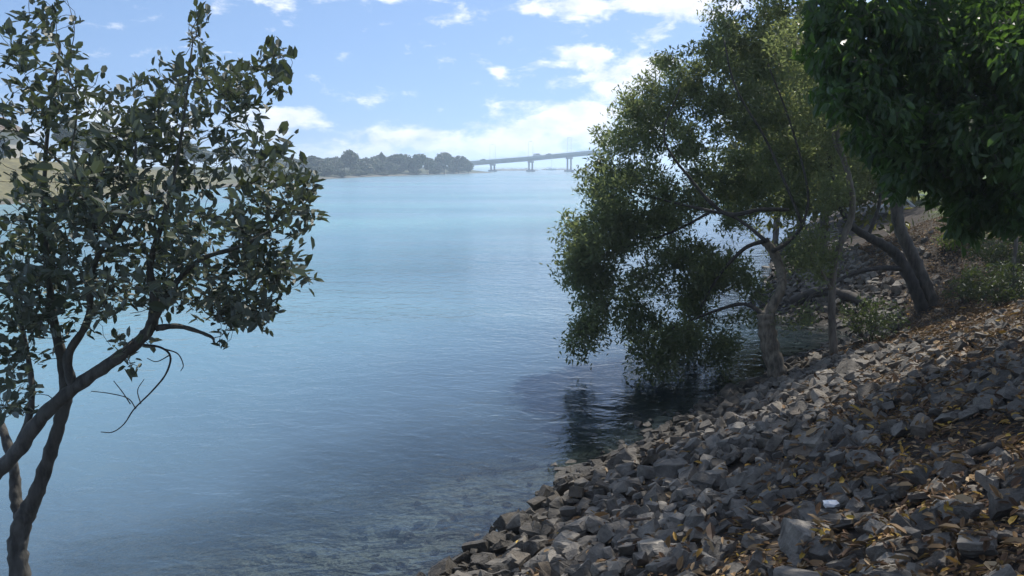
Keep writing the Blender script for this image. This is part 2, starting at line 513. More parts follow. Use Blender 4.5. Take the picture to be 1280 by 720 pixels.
# river surface: same grid, only where there is water or nearly
keepq = (H.ravel()[Q].min(axis=1) < .12)
Qw = Q[keepq]
used = np.unique(Qw); remap = np.full(len(V), -1); remap[used] = np.arange(len(used))
Vw = V[used].copy(); depth = -Vw[:, 2]; Vw[:, 2] = 0
river = link('river_water', mesh_np('river_water', Vw, [remap[Qw]], M_WATER, {'depth': depth}, True))
tag(river, 'wide rippled turquoise river', None, None, 'structure')

# ------------------------------------------------------------------ far shore
FAR = np.array([(-3000, 60), (-600, 58), (-120, 52), (-70, 56), (-47, 66), (-45, 90), (-47, 130), (-50, 175), (-49, 205), (-43, 250), (-35, 290), (-24, 330), (-15, 358),
                (-9.5, 372), (-8.5, 382), (-14, 392), (-26, 405), (-31, 440), (-34, 470), (-60, 560), (-200, 700), (-3000, 900)], float)


def far_height(x, y):
    d = sdist(FAR, x, y)
    steep = np.clip((150 - y) / 60, 0, 1)
    h = np.where(d > 0, np.minimum((.12 + .25 * steep) * d, 2.0 + 2.2 * steep) + .004 * d, .1 * d)
    return h + .15 * wob(x * .15, y * .15) * np.clip(d / 6, 0, 1)


M_FARGROUND, t, p, out = material('far shore ground')
pos = t.n('ShaderNodeNewGeometry').outputs['Position']
na = t.noise(pos, .12, 5, .6); nb = t.noise(pos, 1.1, 5, .65)
c = t.mix(t.mapr(na, .35, .65), (.045, .058, .028), (.085, .090, .040))
c = t.mix(t.mapr(t.sep(pos)[1], 165, 120, 0, .8), c, (.17, .145, .06))
c = t.mix(1, c, t.mix(t.mapr(nb, .3, .7), (.65, .65, .65), (1.3, 1.3, 1.3)), 'MULTIPLY')
c = t.mix(t.mapr(t.sep(pos)[2], .25, .5, 1, 0), c, (.13, .115, .085))
t.put(p.inputs['Base Color'], c); p.inputs['Roughness'].default_value = .95
fx = np.concatenate([-35 - np.cumsum(1.25 ** np.arange(30))[::-1] * 2.0 - 60, np.arange(-95, -3, 1.5)])
fx = np.unique(np.clip(fx, -2900, 0)); fy = np.concatenate([np.arange(50, 480, 2.5), 480 + np.cumsum(1.4 ** np.arange(12)) * 3])
fy = fy[fy < 880]
A, B = np.meshgrid(fx, fy)
Hf = far_height(A, B)
Vf = np.c_[A.ravel(), B.ravel(), Hf.ravel()]
ii = (np.arange(len(fy) - 1)[:, None] * len(fx) + np.arange(len(fx) - 1)[None]).ravel()
Qf = np.stack([ii, ii + 1, ii + len(fx) + 1, ii + len(fx)], -1)
Qf = Qf[Hf.ravel()[Qf].max(axis=1) > -.3]
far_shore = link('far_shore_terrain', mesh_np('far_shore_terrain', Vf, [Qf], M_FARGROUND, {}, True))
tag(far_shore, 'low grassy spit of land across the river', None, None, 'structure')

# ------------------------------------------------------------------ leaves
T8 = np.array([(0, 0, 0), (.24, -.44, .05), (.68, -.43, .04), (1, 0, -.06), (.68, .43, .04), (.24, .44, .05), (.33, 0, -.04), (.7, 0, -.05)])
F8 = dict(t=np.array([(0, 1, 6), (0, 6, 5), (2, 3, 7), (7, 3, 4)]), q=np.array([(1, 2, 7, 6), (6, 7, 4, 5)]))
T4 = np.array([(0, 0, 0), (.5, -.46, .06), (1, 0, -.03), (.5, .46, .06)])
F4 = dict(t=np.array([(0, 1, 2), (0, 2, 3)]), q=None)


def leaf_arrays(P, A, N, L, W, near):
    T, Fd = (T8, F8) if near else (T4, F4)
    n, k = len(P), len(T)
    A = nrm(A); B = nrm(np.cross(N, A)); N = np.cross(A, B)
    V = P[:, None] + (T[None, :, 0, None] * A[:, None] * L[:, None, None] + T[None, :, 1, None] * B[:, None] * W[:, None, None] + T[None, :, 2, None] * N[:, None] * L[:, None, None] * 1.4)
    off = (np.arange(n) * k)[:, None, None]
    faces = [(Fd['t'][None] + off).reshape(-1, 3)]
    if Fd['q'] is not None: faces.append((Fd['q'][None] + off).reshape(-1, 4))
    return V.reshape(-1, 3), faces, k


def foliage(name, P, A, N, L, W, tint, mat, parent, near=False, kind='stuff'):
    V, F, k = leaf_arrays(P, A, N, L, W, near)
    o = link(name, mesh_np(name, V, F, mat, {'tint': np.repeat(tint, k)}), parent)
    if kind: o['kind'] = kind
    return o


def leaf_parts(P, A, N, L, W, tint, mat, parent, name='leaf', nvar=12):
    """single leaves as parts that share a few meshes"""
    pos_inv = parent.matrix_basis.inverted()
    vs = []
    for i in range(nvar):
        g = np.random.default_rng(100 + i)
        V, F, k = leaf_arrays(np.zeros((1, 3)), np.array([[1., 0, 0]]), np.array([[0, 0, 1.]]), np.ones(1), np.array([.46 + .1 * g.random()]), True)
        V[:, 2] += .10 * (g.random() - .7) * np.abs(V[:, 0]) ** 2
        V[:, 1] += .05 * (g.random() - .5) * V[:, 0] ** 2
        vs.append(mesh_np(name, V, F, mat, {'tint': np.full(k, np.quantile(tint, (i + .5) / nvar))}))
    order = np.argsort(np.argsort(tint)) * nvar // max(len(tint), 1)
    A = nrm(A); B = nrm(np.cross(N, A)); N = np.cross(A, B)
    for i in range(len(P)):
        o = bpy.data.objects.new(name, vs[int(order[i])]); COL.objects.link(o)
        o.parent = parent
        m = Matrix(np.vstack([np.c_[A[i] * L[i], B[i] * L[i] * (W[i] / L[i]) / .5, N[i] * L[i], P[i]], [0, 0, 0, 1]]).tolist())
        o.matrix_parent_inverse = pos_inv
        o.matrix_basis = m


# ------------------------------------------------------------------ branching
class Skel:
    def __init__(s):
        s.P = np.zeros((60000, 3)); s.Rd = np.zeros(60000); s.Dr = np.zeros((60000, 3)); s.n = 0
    def put(s, pts, rad):
        k = len(pts); dr = nrm(np.gradient(pts, axis=0))
        s.P[s.n:s.n + k] = pts; s.Rd[s.n:s.n + k] = rad; s.Dr[s.n:s.n + k] = dr; s.n += k
    def grow(s, targets, rmax=.02, k=.012, jitter=.12, droop=0.0, r_end=.0025, gen=None):
        """join each target to the nearest wood by a bent twig; returns [(pts, radii)]"""
        g = gen or rng
        n0 = s.n
        d0 = np.array([np.min(np.sum((s.P[:n0] - q) ** 2, axis=1)) for q in targets])
        tw = []
        for i in np.argsort(d0):
            q = targets[i]
            dd = np.sum((s.P[:s.n] - q) ** 2, axis=1)
            j = int(np.argmin(dd)); L = math.sqrt(dd[j])
            if L < .02: continue
            p0 = s.P[j]; m = max(4, min(9, int(L / .07) + 3))
            tt = np.linspace(0, 1, m)[:, None]
            ctrl = p0 + s.Dr[j] * L * .35 + (q - p0) * .3 + g.normal(0, jitter * L * .5, 3) + np.array((0, 0, droop * L))
            pts = (1 - tt) ** 2 * p0 + 2 * tt * (1 - tt) * ctrl + tt ** 2 * q
            pts[1:-1] += g.normal(0, jitter * L * .10, (m - 2, 3))
            r0 = min(s.Rd[j] * .8, rmax, r_end + k * L)
            rad = np.linspace(r0, r_end, m)
            s.put(pts[1:], rad[1:])
            tw.append((pts, rad))
        return tw


def blob_points(blobs, n, depth_s=1.0, gen=None, clumps=0, clump_r=.3):
    """blobs: (px, py, rx, ry, depth, depth spread, weight): random places in 3-D inside round masses"""
    g = gen or rng
    wgt = np.array([b[6] for b in blobs], float); wgt /= wgt.sum()
    idx = g.choice(len(blobs), n, p=wgt)
    out = np.zeros((n, 3))
    for i, j in enumerate(idx):
        px, py, rx, ry, dp, ds, _ = blobs[j]
        v = g.normal(0, 1, 3); v /= np.linalg.norm(v); v *= g.random() ** .45
        out[i] = at(px + v[0] * rx, py + v[1] * ry, dp + v[2] * ds * depth_s)
    if clumps:
        c = out[:clumps]; r_ = clump_r * g.uniform(.5, 1.3, clumps)
        j = g.integers(0, clumps, n); v = nrm(g.normal(0, 1, (n, 3))) * (g.random((n, 1)) ** .5) * r_[j][:, None] * np.array((1, 1, .62))
        out = c[j] + v
    return out


def leaves_on(twigs, per, L, Lv, ratio, up=.5, spread=.6, start=.35, gen=None, blob=0.0, droop=0.0):
    """leaf positions / axes / normals along twigs"""
    g = gen or rng
    P, A, N = [], [], []
    for pts, rad in twigs:
        k = max(2, int(round(per * g.uniform(.6, 1.4))))
        tpos = start + (1 - start) * np.sqrt(g.random(k))
        fi = tpos * (len(pts) - 1); i0 = np.minimum(fi.astype(int), len(pts) - 2); fr = (fi - i0)[:, None]
        p = pts[i0] * (1 - fr) + pts[i0 + 1] * fr
        dr = nrm(pts[i0 + 1] - pts[i0])
        if blob: p = p + g.normal(0, blob, (k, 3))
        a = nrm(dr + g.normal(0, spread, (k, 3)) + np.array((0, 0, up - droop)))
        nn = nrm(np.array((0, 0, 1.0)) + g.normal(0, .55, (k, 3)))
        P.append(p); A.append(a); N.append(nn)
    P, A, N = np.vstack(P), np.vstack(A), np.vstack(N)
    Ls = L * np.exp(g.normal(0, Lv, len(P))); W = Ls * ratio * g.uniform(.8, 1.15, len(P))
    return P, A, N, Ls, W


def twig_part(name, twigs, mat, parent, sides=4, tint=.5):
    b = Bag()
    for pts, rad in twigs: b.tube(pts, rad, sides)
    o = b.obj(name, mat, parent, True); o['kind'] = 'stuff'
    return o


def limb_px(pts):
    """[(px, py, depth, width px)] -> points and radii"""
    P = np.array([at(a, b, s) for a, b, s, wd in pts]); r = np.array([wd * s / F_PX / 2 for a, b, s, wd in pts])
    q = smooth_line(np.c_[P, r], 7)
    return q[:, :3], np.maximum(q[:, 3], .002)


# ================================================================== near grey mangrove
lm_base = at(24, 792, 5.0)
left_tree = empty('mangrove_tree', (lm_base[0], lm_base[1], min(0, lm_base[2])), 'small dark grey mangrove tree with twin trunk leaning over the open water', 'tree')
trunk_pts = [(30, 860, 5.0, 34), (27, 790, 5.0, 32), (25, 720, 5.0, 27), (22, 680, 5.0, 26), (30, 648, 5.0, 27), (44, 620, 4.98, 22), (60, 575, 4.95, 19), (74, 530, 4.9, 18), (82, 490, 4.88, 18), (78, 450, 4.85, 15), (68, 405, 4.8, 12), (60, 340, 4.75, 9), (55, 260, 4.7, 7), (60, 160, 4.65, 5), (75, 60, 4.6, 3)]
limbs = {
    'trunk': trunk_pts,
    'branch': [
        [(28, 650, 5.0, 22), (20, 622, 5.03, 17), (18, 590, 5.06, 15), (6, 545, 5.1, 13), (-20, 480, 5.2, 11), (-50, 380, 5.3, 9), (-70, 250, 5.3, 5)],
        [(-60, 650, 4.75, 26), (-20, 606, 4.7, 25), (20, 566, 4.66, 23), (52, 522, 4.62, 22), (92, 486, 4.6, 21), (135, 456, 4.58, 19), (172, 428, 4.55, 18), (190, 405, 4.52, 17), (193, 372, 4.5, 14), (188, 330, 4.45, 11), (205, 270, 4.4, 8), (225, 180, 4.35, 5), (240, 60, 4.3, 3)],
        [(186, 412, 4.53, 14), (215, 360, 4.4, 10), (250, 325, 4.35, 8), (300, 308, 4.3, 6), (345, 285, 4.3, 4)],
        [(92, 486, 4.6, 16), (85, 445, 4.55, 13), (110, 400, 4.5, 11), (118, 330, 4.4, 8), (160, 260, 4.35, 6), (170, 180, 4.3, 4)],
        [(195, 410, 4.52, 11), (225, 408, 4.55, 8), (262, 420, 4.6, 5), (268, 428, 4.6, 3)],
        [(20, 566, 4.66, 12), (40, 500, 4.75, 9), (30, 420, 4.8, 7), (10, 330, 4.85, 5)],
        [(120, 290, 4.4, 6), (100, 232, 4.4, 5), (60, 190, 4.4, 4), (0, 152, 4.4, 3)],
        [(105, 250, 4.4, 4.5), (90, 195, 4.4, 3.2), (96, 140, 4.4, 2.4), (86, 85, 4.42, 1.8), (93, 40, 4.4, 1.3), (88, 12, 4.4, 1)],
    ]}
sk = Skel()
pts, rad = limb_px(limbs['trunk']); rad = rad * .86; sk.put(pts, rad)
Bag().tube(pts, rad, 12, .18, 3).obj('trunk', M_BARK_LEFT, left_tree, True)
for i, lb in enumerate(limbs['branch']):
    pts, rad = limb_px(lb); rad = rad * .80; sk.put(pts, rad)
    Bag().tube(pts, rad, 9, .20, i).obj('branch', M_BARK_LEFT, left_tree, True)
# the bare hanging twig
hang = [[(172, 430, 4.55, 3.5), (200, 434, 4.5, 3), (213, 446, 4.5, 2.6), (207, 468, 4.5, 2.4), (190, 489, 4.5, 2.2), (168, 511, 4.5, 1.9), (155, 530, 4.5, 1.6), (141, 540, 4.5, 1.4), (126, 540, 4.5, 1.1)],
        [(170, 511, 4.5, 1.5), (160, 498, 4.5, 1.3), (138, 492, 4.5, 1.2), (114, 489, 4.5, 1)], [(163, 505, 4.5, 1.5), (153, 490, 4.5, 1.3), (142, 476, 4.5, 1)], [(176, 505, 4.5, 1.4), (172, 488, 4.5, 1.2), (180, 474, 4.5, 1)],
        [(205, 436, 4.5, 2.2), (222, 442, 4.5, 1.6), (229, 456, 4.5, 1.3), (226, 464, 4.5, 1)], [(212, 444, 4.5, 1.8), (196, 452, 4.5, 1.3), (184, 448, 4.5, 1)]]
for i, lb in enumerate(hang):
    pts, rad = limb_px(lb)
    Bag().tube(pts, rad, 5, .1, i).obj('twig', M_BARK_DARK, left_tree, True)
gl_ = np.random.default_rng(21)
LB = [(50, 60, 55, 80, 1), (40, 150, 60, 60, .9), (225, 120, 70, 55, 1.2), (300, 115, 55, 50, 1), (345, 85, 24, 42, .35), (247, 40, 16, 38, .22), (180, 155, 60, 45, .9), (280, 190, 85, 50, 1.4),
      (120, 225, 115, 55, 1.6), (352, 235, 42, 50, .8), (200, 275, 150, 60, 3.4), (60, 300, 85, 70, 2.0), (325, 300, 55, 55, 1.1), (270, 365, 75, 40, 1.0), (120, 370, 110, 50, 1.6), (190, 340, 120, 50, 1.6), (110, 250, 100, 50, 1.2), (40, 400, 50, 45, .7),
      (365, 335, 28, 25, .2), (20, 500, 26, 40, .28), (330, 392, 22, 22, .16), (275, 432, 12, 12, .06), (-80, 180, 75, 210, 2.4), (-60, 400, 55, 60, .6), (60, -70, 80, 70, .8), (170, 455, 20, 10, .06)]
LB += [(140, 185, 60, 50, 1.1), (165, 130, 40, 35, .5), (100, 120, 40, 50, .5), (330, 340, 45, 35, 1.0), (300, 385, 45, 25, .6), (380, 262, 18, 30, .3), (30, 360, 60, 60, 1.0), (385, 235, 12, 14, .12), (385, 350, 12, 10, .1), (290, 405, 18, 14, .12), (150, 430, 40, 12, .25), (20, 445, 40, 20, .35)]
LBf = [(a, b, c_, d_, 4.6, .75 * max(c_, d_) / 110 + .25, w_) for a, b, c_, d_, w_ in LB]
targets = blob_points(LBf, 2300, gen=gl_)
tw = sk.grow(targets, rmax=.012, k=.010, jitter=.22, r_end=.0018, gen=gl_)
twig_part('twigs', tw, M_BARK_DARK, left_tree, 5)
P, A, N, Ls, Ws = leaves_on(tw, 4.0, .062, .24, .50, up=.45, spread=.6, start=.2, gen=gl_, blob=.02)
ti = np.clip(gl_.normal(.45, .2, len(P)), 0, .93); ti[gl_.random(len(P)) < .025] = .99
px, py, s_ = proj(P)
vis = (px > 4) & (px < 1276) & (py > 4) & (py < 716)
score = np.where(vis, Ls / s_, 0)
big = np.argsort(-score)[:300]; rest = np.setdiff1d(np.arange(len(P)), big)
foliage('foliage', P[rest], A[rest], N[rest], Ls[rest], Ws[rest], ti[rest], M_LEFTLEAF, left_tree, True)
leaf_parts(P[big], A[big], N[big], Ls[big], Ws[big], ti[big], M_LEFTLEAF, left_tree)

# ================================================================== the large mangrove over the water's edge and its neighbours
def px_tree(name, label, limbs, barks, blobs, n_t, per, L, mat, seed, group=None, base=None, blob=.10, rmax=.03, twig_mat=None, near=False, ratio=.42, up=.3, tint=(.45, .22), cat='tree', twig_k=.012, droop=0.0, parts=0, mask=None, sp=.8, clumps=0, clump_r=.3):
    g = np.random.default_rng(seed)
    b0 = base if base is not None else at(*limbs[0][0][:3])
    root = empty(name, tuple(b0), label, cat, group)
    sk = Skel()
    for i, lb in enumerate(limbs):
        pts, rad = limb_px(lb); sk.put(pts, rad)
        Bag().tube(pts, rad, 10, .16, seed + i).obj('trunk' if i == 0 else 'branch', barks[min(i, len(barks) - 1)], root, True)
    if n_t:
        tg = blob_points(blobs, n_t, gen=g, clumps=clumps, clump_r=clump_r)
        if mask is not None: tg = tg[mask(tg)]
        tw = sk.grow(tg, rmax=rmax, k=twig_k, jitter=.2, r_end=.003, gen=g, droop=-droop * .3)
        twig_part('twigs', tw, twig_mat or M_TWIG, root, 4)
        P, A, N, Ls, Ws = leaves_on(tw, per, L, .22, ratio, up=up, spread=sp, start=.45, gen=g, blob=blob, droop=droop)
        if mask is not None:
            k = mask(P); P, A, N, Ls, Ws = P[k], A[k], N[k], Ls[k], Ws[k]
        ti = np.clip(g.normal(*tint, len(P)), 0, 1)
        if parts:
            px, py, s_ = proj(P)
            vis = (px > 4) & (px < 1276) & (py > 4) & (py < 716)
            big = np.argsort(-np.where(vis, Ls / s_, 0))[:parts]; rest = np.setdiff1d(np.arange(len(P)), big)
            leaf_parts(P[big], A[big], N[big], Ls[big], Ws[big], ti[big], mat, root)
            P, A, N, Ls, Ws, ti = P[rest], A[rest], N[rest], Ls[rest], Ws[rest], ti[rest]
        foliage('foliage', P, A, N, Ls, Ws, ti, mat, root, near)
    return root


hb = hit(975, 474); s1 = proj(hb)[2][0]
main_limbs = [
    [(978, 486, s1, 29.2), (973, 470, s1, 24.1), (964, 440, s1, 22.4), (959, 412, s1, 21.5), (957, 392, s1, 20.6)],
    [(957, 396, s1, 15.5), (968, 378, s1, 12.9), (977, 358, s1, 12.0), (975, 335, s1 + 0.19, 11.2), (966, 314, s1 + 0.19, 11.2), (955, 300, s1 + 0.19, 11.2)],
    [(966, 314, s1, 6.2), (988, 300, s1 + .2, 5.0), (1003, 280, s1 + .3, 3.7), (1010, 240, s1 + .4, 3.1), (990, 160, s1 + .5, 2.4), (960, 80, s1 + .4, 1.9)],
    [(960, 300, s1, 6.2), (935, 308, s1 + 0.38, 5.0), (915, 325, s1 + 0.57, 4.3), (895, 350, s1 + 0.76, 3.1), (875, 385, s1 + 0.95, 1.9)],
    [(958, 302, s1, 5.5), (938, 285, s1 + 0.19, 4.3), (915, 270, s1 + 0.38, 3.7), (890, 264, s1 + 0.38, 4.3), (850, 255, s1 + 0.76, 3.1), (790, 240, s1 + 1.14, 1.9)],
    [(985, 262, s1 + .2, 5.0), (950, 262, s1, 5.5), (905, 266, s1 + 0.19, 5.5), (860, 220, s1 + 0.19, 3.7), (830, 170, s1, 2.4), (850, 110, s1 + .1, 1.9)],
    [(957, 395, s1, 7.4), (930, 380, s1 + 0.38, 5.0), (890, 390, s1 + 0.95, 3.7), (840, 410, s1 + 1.52, 2.4)],
    [(1003, 280, s1 + .3, 3.7), (960, 180, s1 + .5, 3.1), (920, 110, s1 + .5, 2.4), (905, 50, s1 + .5, 1.9)],
    [(890, 264, s1 + 0.38, 3.7), (840, 290, s1 + 1.14, 3.1), (780, 310, s1 + 1.52, 1.9), (745, 330, s1 + 1.71, 1.5)],
]
MB = [(738, 300, 27, 70, 12.9, 0.88, 1.0), (760, 250, 34, 40, 13.2, 0.99, 1.0), (800, 330, 60, 60, 13.2, 1.32, 1.7), (745, 385, 20, 42, 12.8, 0.66, .5), (845, 420, 55, 45, 13.2, 1.21, 1.4), (820, 455, 30, 20, 12.6, 0.77, .45),
      (820, 265, 70, 55, 13.5, 1.54, 1.8), (790, 195, 45, 38, 13.9, 1.10, .9), (815, 140, 42, 42, 14.1, 1.21, 1.0), (860, 190, 60, 60, 14.1, 1.65, 1.6), (860, 105, 45, 45, 14.3, 1.32, 1.1), (915, 60, 40, 45, 14.6, 1.32, 1.0),
      (930, 150, 60, 60, 14.6, 1.65, 1.5), (960, 80, 55, 60, 15.0, 1.43, 1.2), (940, 225, 60, 45, 14.5, 1.32, 1.2), (905, 430, 45, 40, 13.4, 1.10, .8), (1000, 170, 55, 70, 15.3, 1.32, 1.1), (985, 20, 60, 50, 15.3, 1.32, .9),
      (880, 340, 50, 50, 13.4, 1.21, 1.2), (1000, 260, 45, 40, 15.0, 0.99, .6), (890, 470, 40, 14, 13.2, 0.66, .3), (745, 190, 18, 14, 13.6, 0.44, .12), (940, -60, 90, 60, 15.0, 1.65, 1.0), (900, 10, 26, 30, 14.7, 0.88, .4), (925, 380, 35, 50, 13.7, 0.88, .5), (1000, 340, 30, 40, 14.6, 0.66, .25), (950, 255, 60, 40, 15.7, 0.77, .9), (930, 318, 36, 26, 15.3, 0.66, .4), (985, 330, 26, 44, 15.5, 0.55, .35), (1020, -60, 110, 70, 14.7, 2.20, 1.6), (900, -70, 60, 60, 14.1, 1.65, .8), (960, 130, 60, 60, 14.8, 1.32, .8), (900, 250, 50, 40, 14.3, 0.99, .6), (730, 395, 16, 40, 12.7, 0.55, .35), (722, 330, 14, 60, 12.9, 0.55, .3), (800, 400, 45, 40, 12.9, 0.88, .6)]
mang = px_tree('mangrove_tree', 'large bushy mangrove whose crown hangs down to the water beside the rocks', main_limbs, [M_BARK_TAN, M_BARK_TAN, M_BARK_DARK], MB, 3500, 31, .090, M_MANGLEAF, 31, clumps=430, clump_r=.42,
               base=(hb[0], hb[1], hb[2]), blob=.085, rmax=.02, twig_mat=M_BARK_DARK)

hb2 = hit(1043, 444); s2 = proj(hb2)[2][0]
slim = px_tree('slender_tree', 'slender pale tree with thin curving trunk standing where the stones meet the soil', [
    [(1044, 452, s2, 12.6), (1042, 435, s2, 10.4), (1040, 400, s2, 8.9), (1040, 365, s2, 8.9), (1043, 330, s2, 8.1), (1052, 302, s2, 8.1), (1063, 275, s2, 8.1), (1066, 250, s2, 7.4), (1061, 220, s2, 6.7), (1053, 195, s2, 5.9), (1046, 165, s2, 5.9), (1038, 120, s2, 4.4), (1030, 60, s2, 3.0)],
    [(1054, 198, s2, 4.4), (1044, 180, s2, 3.7), (1041, 150, s2, 3.0), (1045, 110, s2 + .2, 2.2)],
    [(1046, 165, s2, 3.7), (1030, 100, s2, 3.0), (1005, 55, s2 - .2, 2.2), (985, 45, s2 - .3, 1.5)],
    [(1040, 365, s2, 4.4), (1025, 335, s2 - .2, 3.0), (1010, 310, s2 - .3, 2.2)]], [M_BARK_GREY], 
    [(1030, 130, 45, 60, s2 + .2, .9, 1), (1010, 60, 50, 50, s2, 1, 1), (1020, 320, 26, 34, s2 - .3, .6, .45), (1035, 240, 26, 30, s2, .6, .35), (1000, 395, 24, 18, s2 - .6, .4, .12), (1062, 170, 30, 50, s2 + .4, .7, .6)], 330, 30, .075, M_MANGLEAF, 41, base=tuple(hb2), blob=.09, tint=(.55, .22))

hb3 = hit(1152, 388); s3 = proj(hb3)[2][0]
lean = px_tree('leaning_tree', 'dark leaning tree with a limb reaching low towards the water', [
    [(1156, 396, s3, 17.4), (1148, 372, s3, 14.9), (1136, 345, s3, 14.3), (1120, 318, s3, 13.6), (1104, 306, s3 - .1, 12.4), (1085, 296, s3 - .2, 10.5), (1066, 283, s3 - .3, 8.7), (1052, 262, s3 - .4, 6.2), (1040, 220, s3 - .4, 4.3), (1030, 150, s3 - .3, 2.5)],
    [(1128, 336, s3, 7.4), (1110, 335, s3 - .1, 6.8), (1085, 337, s3 - .3, 5.6), (1058, 345, s3 - .5, 4.3), (1035, 360, s3 - .8, 3.7), (1012, 372, s3 - 1.0, 3.1), (996, 402, s3 - 1.2, 2.5)],
    [(1085, 296, s3 - .2, 5.6), (1100, 250, s3, 4.3), (1105, 180, s3 + .2, 3.1)]], [M_BARK_DARK],
    [(1040, 170, 45, 60, s3 - .2, .9, 1), (1080, 130, 60, 60, s3 + .3, 1.2, 1), (1010, 230, 35, 40, s3 - .2, .7, .5), (1075, 215, 35, 30, s3 + .5, .8, .7)], 330, 30, .085, M_MANGLEAF, 51, base=tuple(hb3), blob=.11, tint=(.6, .22))

hb4 = hit(1164, 380); s4 = proj(hb4)[2][0]
grey = px_tree('grey_tree', 'smooth grey trunked tree curving up into the dark overhanging leaves', [
    [(1166, 388, s4, 19.7), (1160, 366, s4, 16.8), (1150, 340, s4, 15.7), (1138, 314, s4, 15.1), (1126, 288, s4, 14.5), (1121, 262, s4, 14.5), (1126, 238, s4, 13.9), (1134, 200, s4, 11.6), (1140, 140, s4, 8.7), (1150, 60, s4 + .2, 5.2)],
    [(1121, 250, s4, 7.0), (1105, 215, s4, 5.2), (1095, 150, s4 + .3, 3.5), (1090, 80, s4 + .3, 2.3)],
    [(1134, 200, s4, 7.0), (1170, 140, s4 + .3, 5.2), (1210, 80, s4 + .5, 2.9)]], [M_BARK_MID],
    [(1210, 30, 110, 90, s4 + 2.2, 2.5, 2.0), (1290, 110, 90, 70, s4 + 1.5, 2, 1.2), (1120, 90, 80, 80, s4 + .4, 2, 1), (1190, 60, 80, 80, s4 + .8, 2, 1), (1150, 150, 60, 45, s4 + .5, 1.2, .8)], 480, 26, .11, M_BROADLEAF, 61, base=tuple(hb4), blob=.16, tint=(.4, .2))

# fallen trunk lying across the cove
g_ = np.random.default_rng(5)
lp = smooth_line([hit(988, 384) + (0, 0, .12), hit(1020, 374) + (0, 0, .16), hit(1055, 376) + (0, 0, .16), hit(1082, 386) + (0, 0, .12)], 6)
logo = Bag().tube(lp, np.linspace(.13, .09, len(lp)), 10, .2, 4).obj('fallen_log', M_BARK_DARK, None, True)
tag(logo, 'dark fallen log lying across the rocks behind the slender tree', 'log')

# the broad-leaved tree whose drooping crown hangs in from the right
LIM_X = np.array([(-400, 1000), (0, 1008), (40, 1000), (70, 1002), (95, 1014), (110, 1012), (130, 1030), (150, 1046), (180, 1060), (210, 1085), (240, 1105), (260, 1170), (285, 1180), (305, 1215)])
LIM_Y = np.array([(1000, 200), (1060, 200), (1090, 232), (1120, 252), (1145, 236), (1165, 250), (1180, 300), (1212, 314), (1240, 286), (1290, 284), (1600, 300)])


def broad_mask(P):
    px, py, s = proj(P)
    px = px + 13 * np.sin(py * .105 + 1) + 9 * np.sin(py * .23) + 6 * np.sin(py * .61); py2 = py + 12 * np.sin(px * .083) + 8 * np.sin(px * .17) + 6 * np.sin(px * .53)
    ok = (px > np.interp(py, LIM_X[:, 0], LIM_X[:, 1])) & (py2 < np.interp(px, LIM_Y[:, 0], LIM_Y[:, 1]))
    return ok | (py < -25) | (s < .5)


def W3(x, y, z): 
    a, b, s = proj((x, y, z)); return (float(a[0]), float(b[0]), float(s[0]))


bt_base = np.array((8.2, 6.2, float(height(np.array([8.2]), np.array([6.2]))[0])))
def wl(pts): return [(*W3(*q[:3]), q[3] * F_PX / W3(*q[:3])[2]) for q in pts]
broad_limbs = [wl([(8.2, 6.2, bt_base[2] - .2, .5), (8.1, 6.3, 3.2, .42), (7.9, 6.5, 4.6, .38), (7.4, 6.8, 6.0, .3), (6.9, 7.0, 7.6, .2)]),
               wl([(8.05, 6.35, 4.0, .26), (7.0, 6.7, 5.2, .2), (5.6, 7.0, 5.9, .14), (4.2, 7.2, 6.1, .08), (3.2, 7.4, 6.0, .04)]),
               wl([(7.8, 6.6, 4.9, .2), (7.0, 7.6, 5.4, .15), (6.0, 8.6, 5.6, .1), (5.0, 9.2, 5.4, .05)]),
               wl([(7.3, 6.9, 6.2, .2), (6.0, 6.4, 7.0, .14), (4.4, 6.2, 7.4, .09), (2.6, 6.4, 7.3, .04)]),
               wl([(7.0, 6.7, 5.2, .12), (6.2, 6.4, 4.9, .08), (5.4, 6.3, 4.5, .05)])]
BB = [(1035, 40, 45, 60, 7.2, .8, 1.1), (1060, 110, 50, 60, 7.0, .8, 1.2), (1110, 40, 60, 70, 7.4, 1.0, 1.4), (1110, 150, 60, 60, 7.0, .8, 1.4), (1130, 215, 45, 40, 7.0, .6, .9), (1190, 60, 70, 80, 7.5, 1.1, 1.6), (1190, 170, 60, 70, 7.2, 1.0, 1.6),
      (1215, 260, 45, 45, 7.4, .7, 1.1), (1270, 60, 60, 80, 7.2, 1.1, 1.5), (1270, 180, 60, 70, 7.0, 1.0, 1.6), (1275, 255, 45, 45, 7.0, .7, .9), (1350, 150, 70, 120, 7.2, 1.2, 1.6), (1440, 120, 90, 160, 7.0, 1.4, 1.6), (1350, 30, 80, 90, 7.2, 1.2, 1.2)]
for (x, y, z, r, wgt) in [(3.0, 6.6, 7.2, 1.1, 1.2), (4.6, 6.6, 7.0, 1.3, 1.4), (6.2, 7.0, 7.2, 1.4, 1.2), (2.2, 7.6, 7.2, .9, 1.0), (5.2, 9.2, 6.6, 1.5, 1.4), (3.2, 9.0, 7.0, 1.3, 1.4), (3.9, 11.0, 7.6, 1.3, 1.3), (4.3, 11.6, 7.9, 1.3, 1.2), (4.8, 10.2, 7.5, 1.3, 1.3), (6.4, 10.4, 7.6, 1.5, 1.3), (3.9, 8.0, 6.3, 1.2, 1.4), (6.8, 8.2, 5.6, 1.3, 1.2)]:
    a, b, s = W3(x, y, z)
    BB.append((a, b, r * F_PX / s, r * F_PX / s, s, r, wgt))
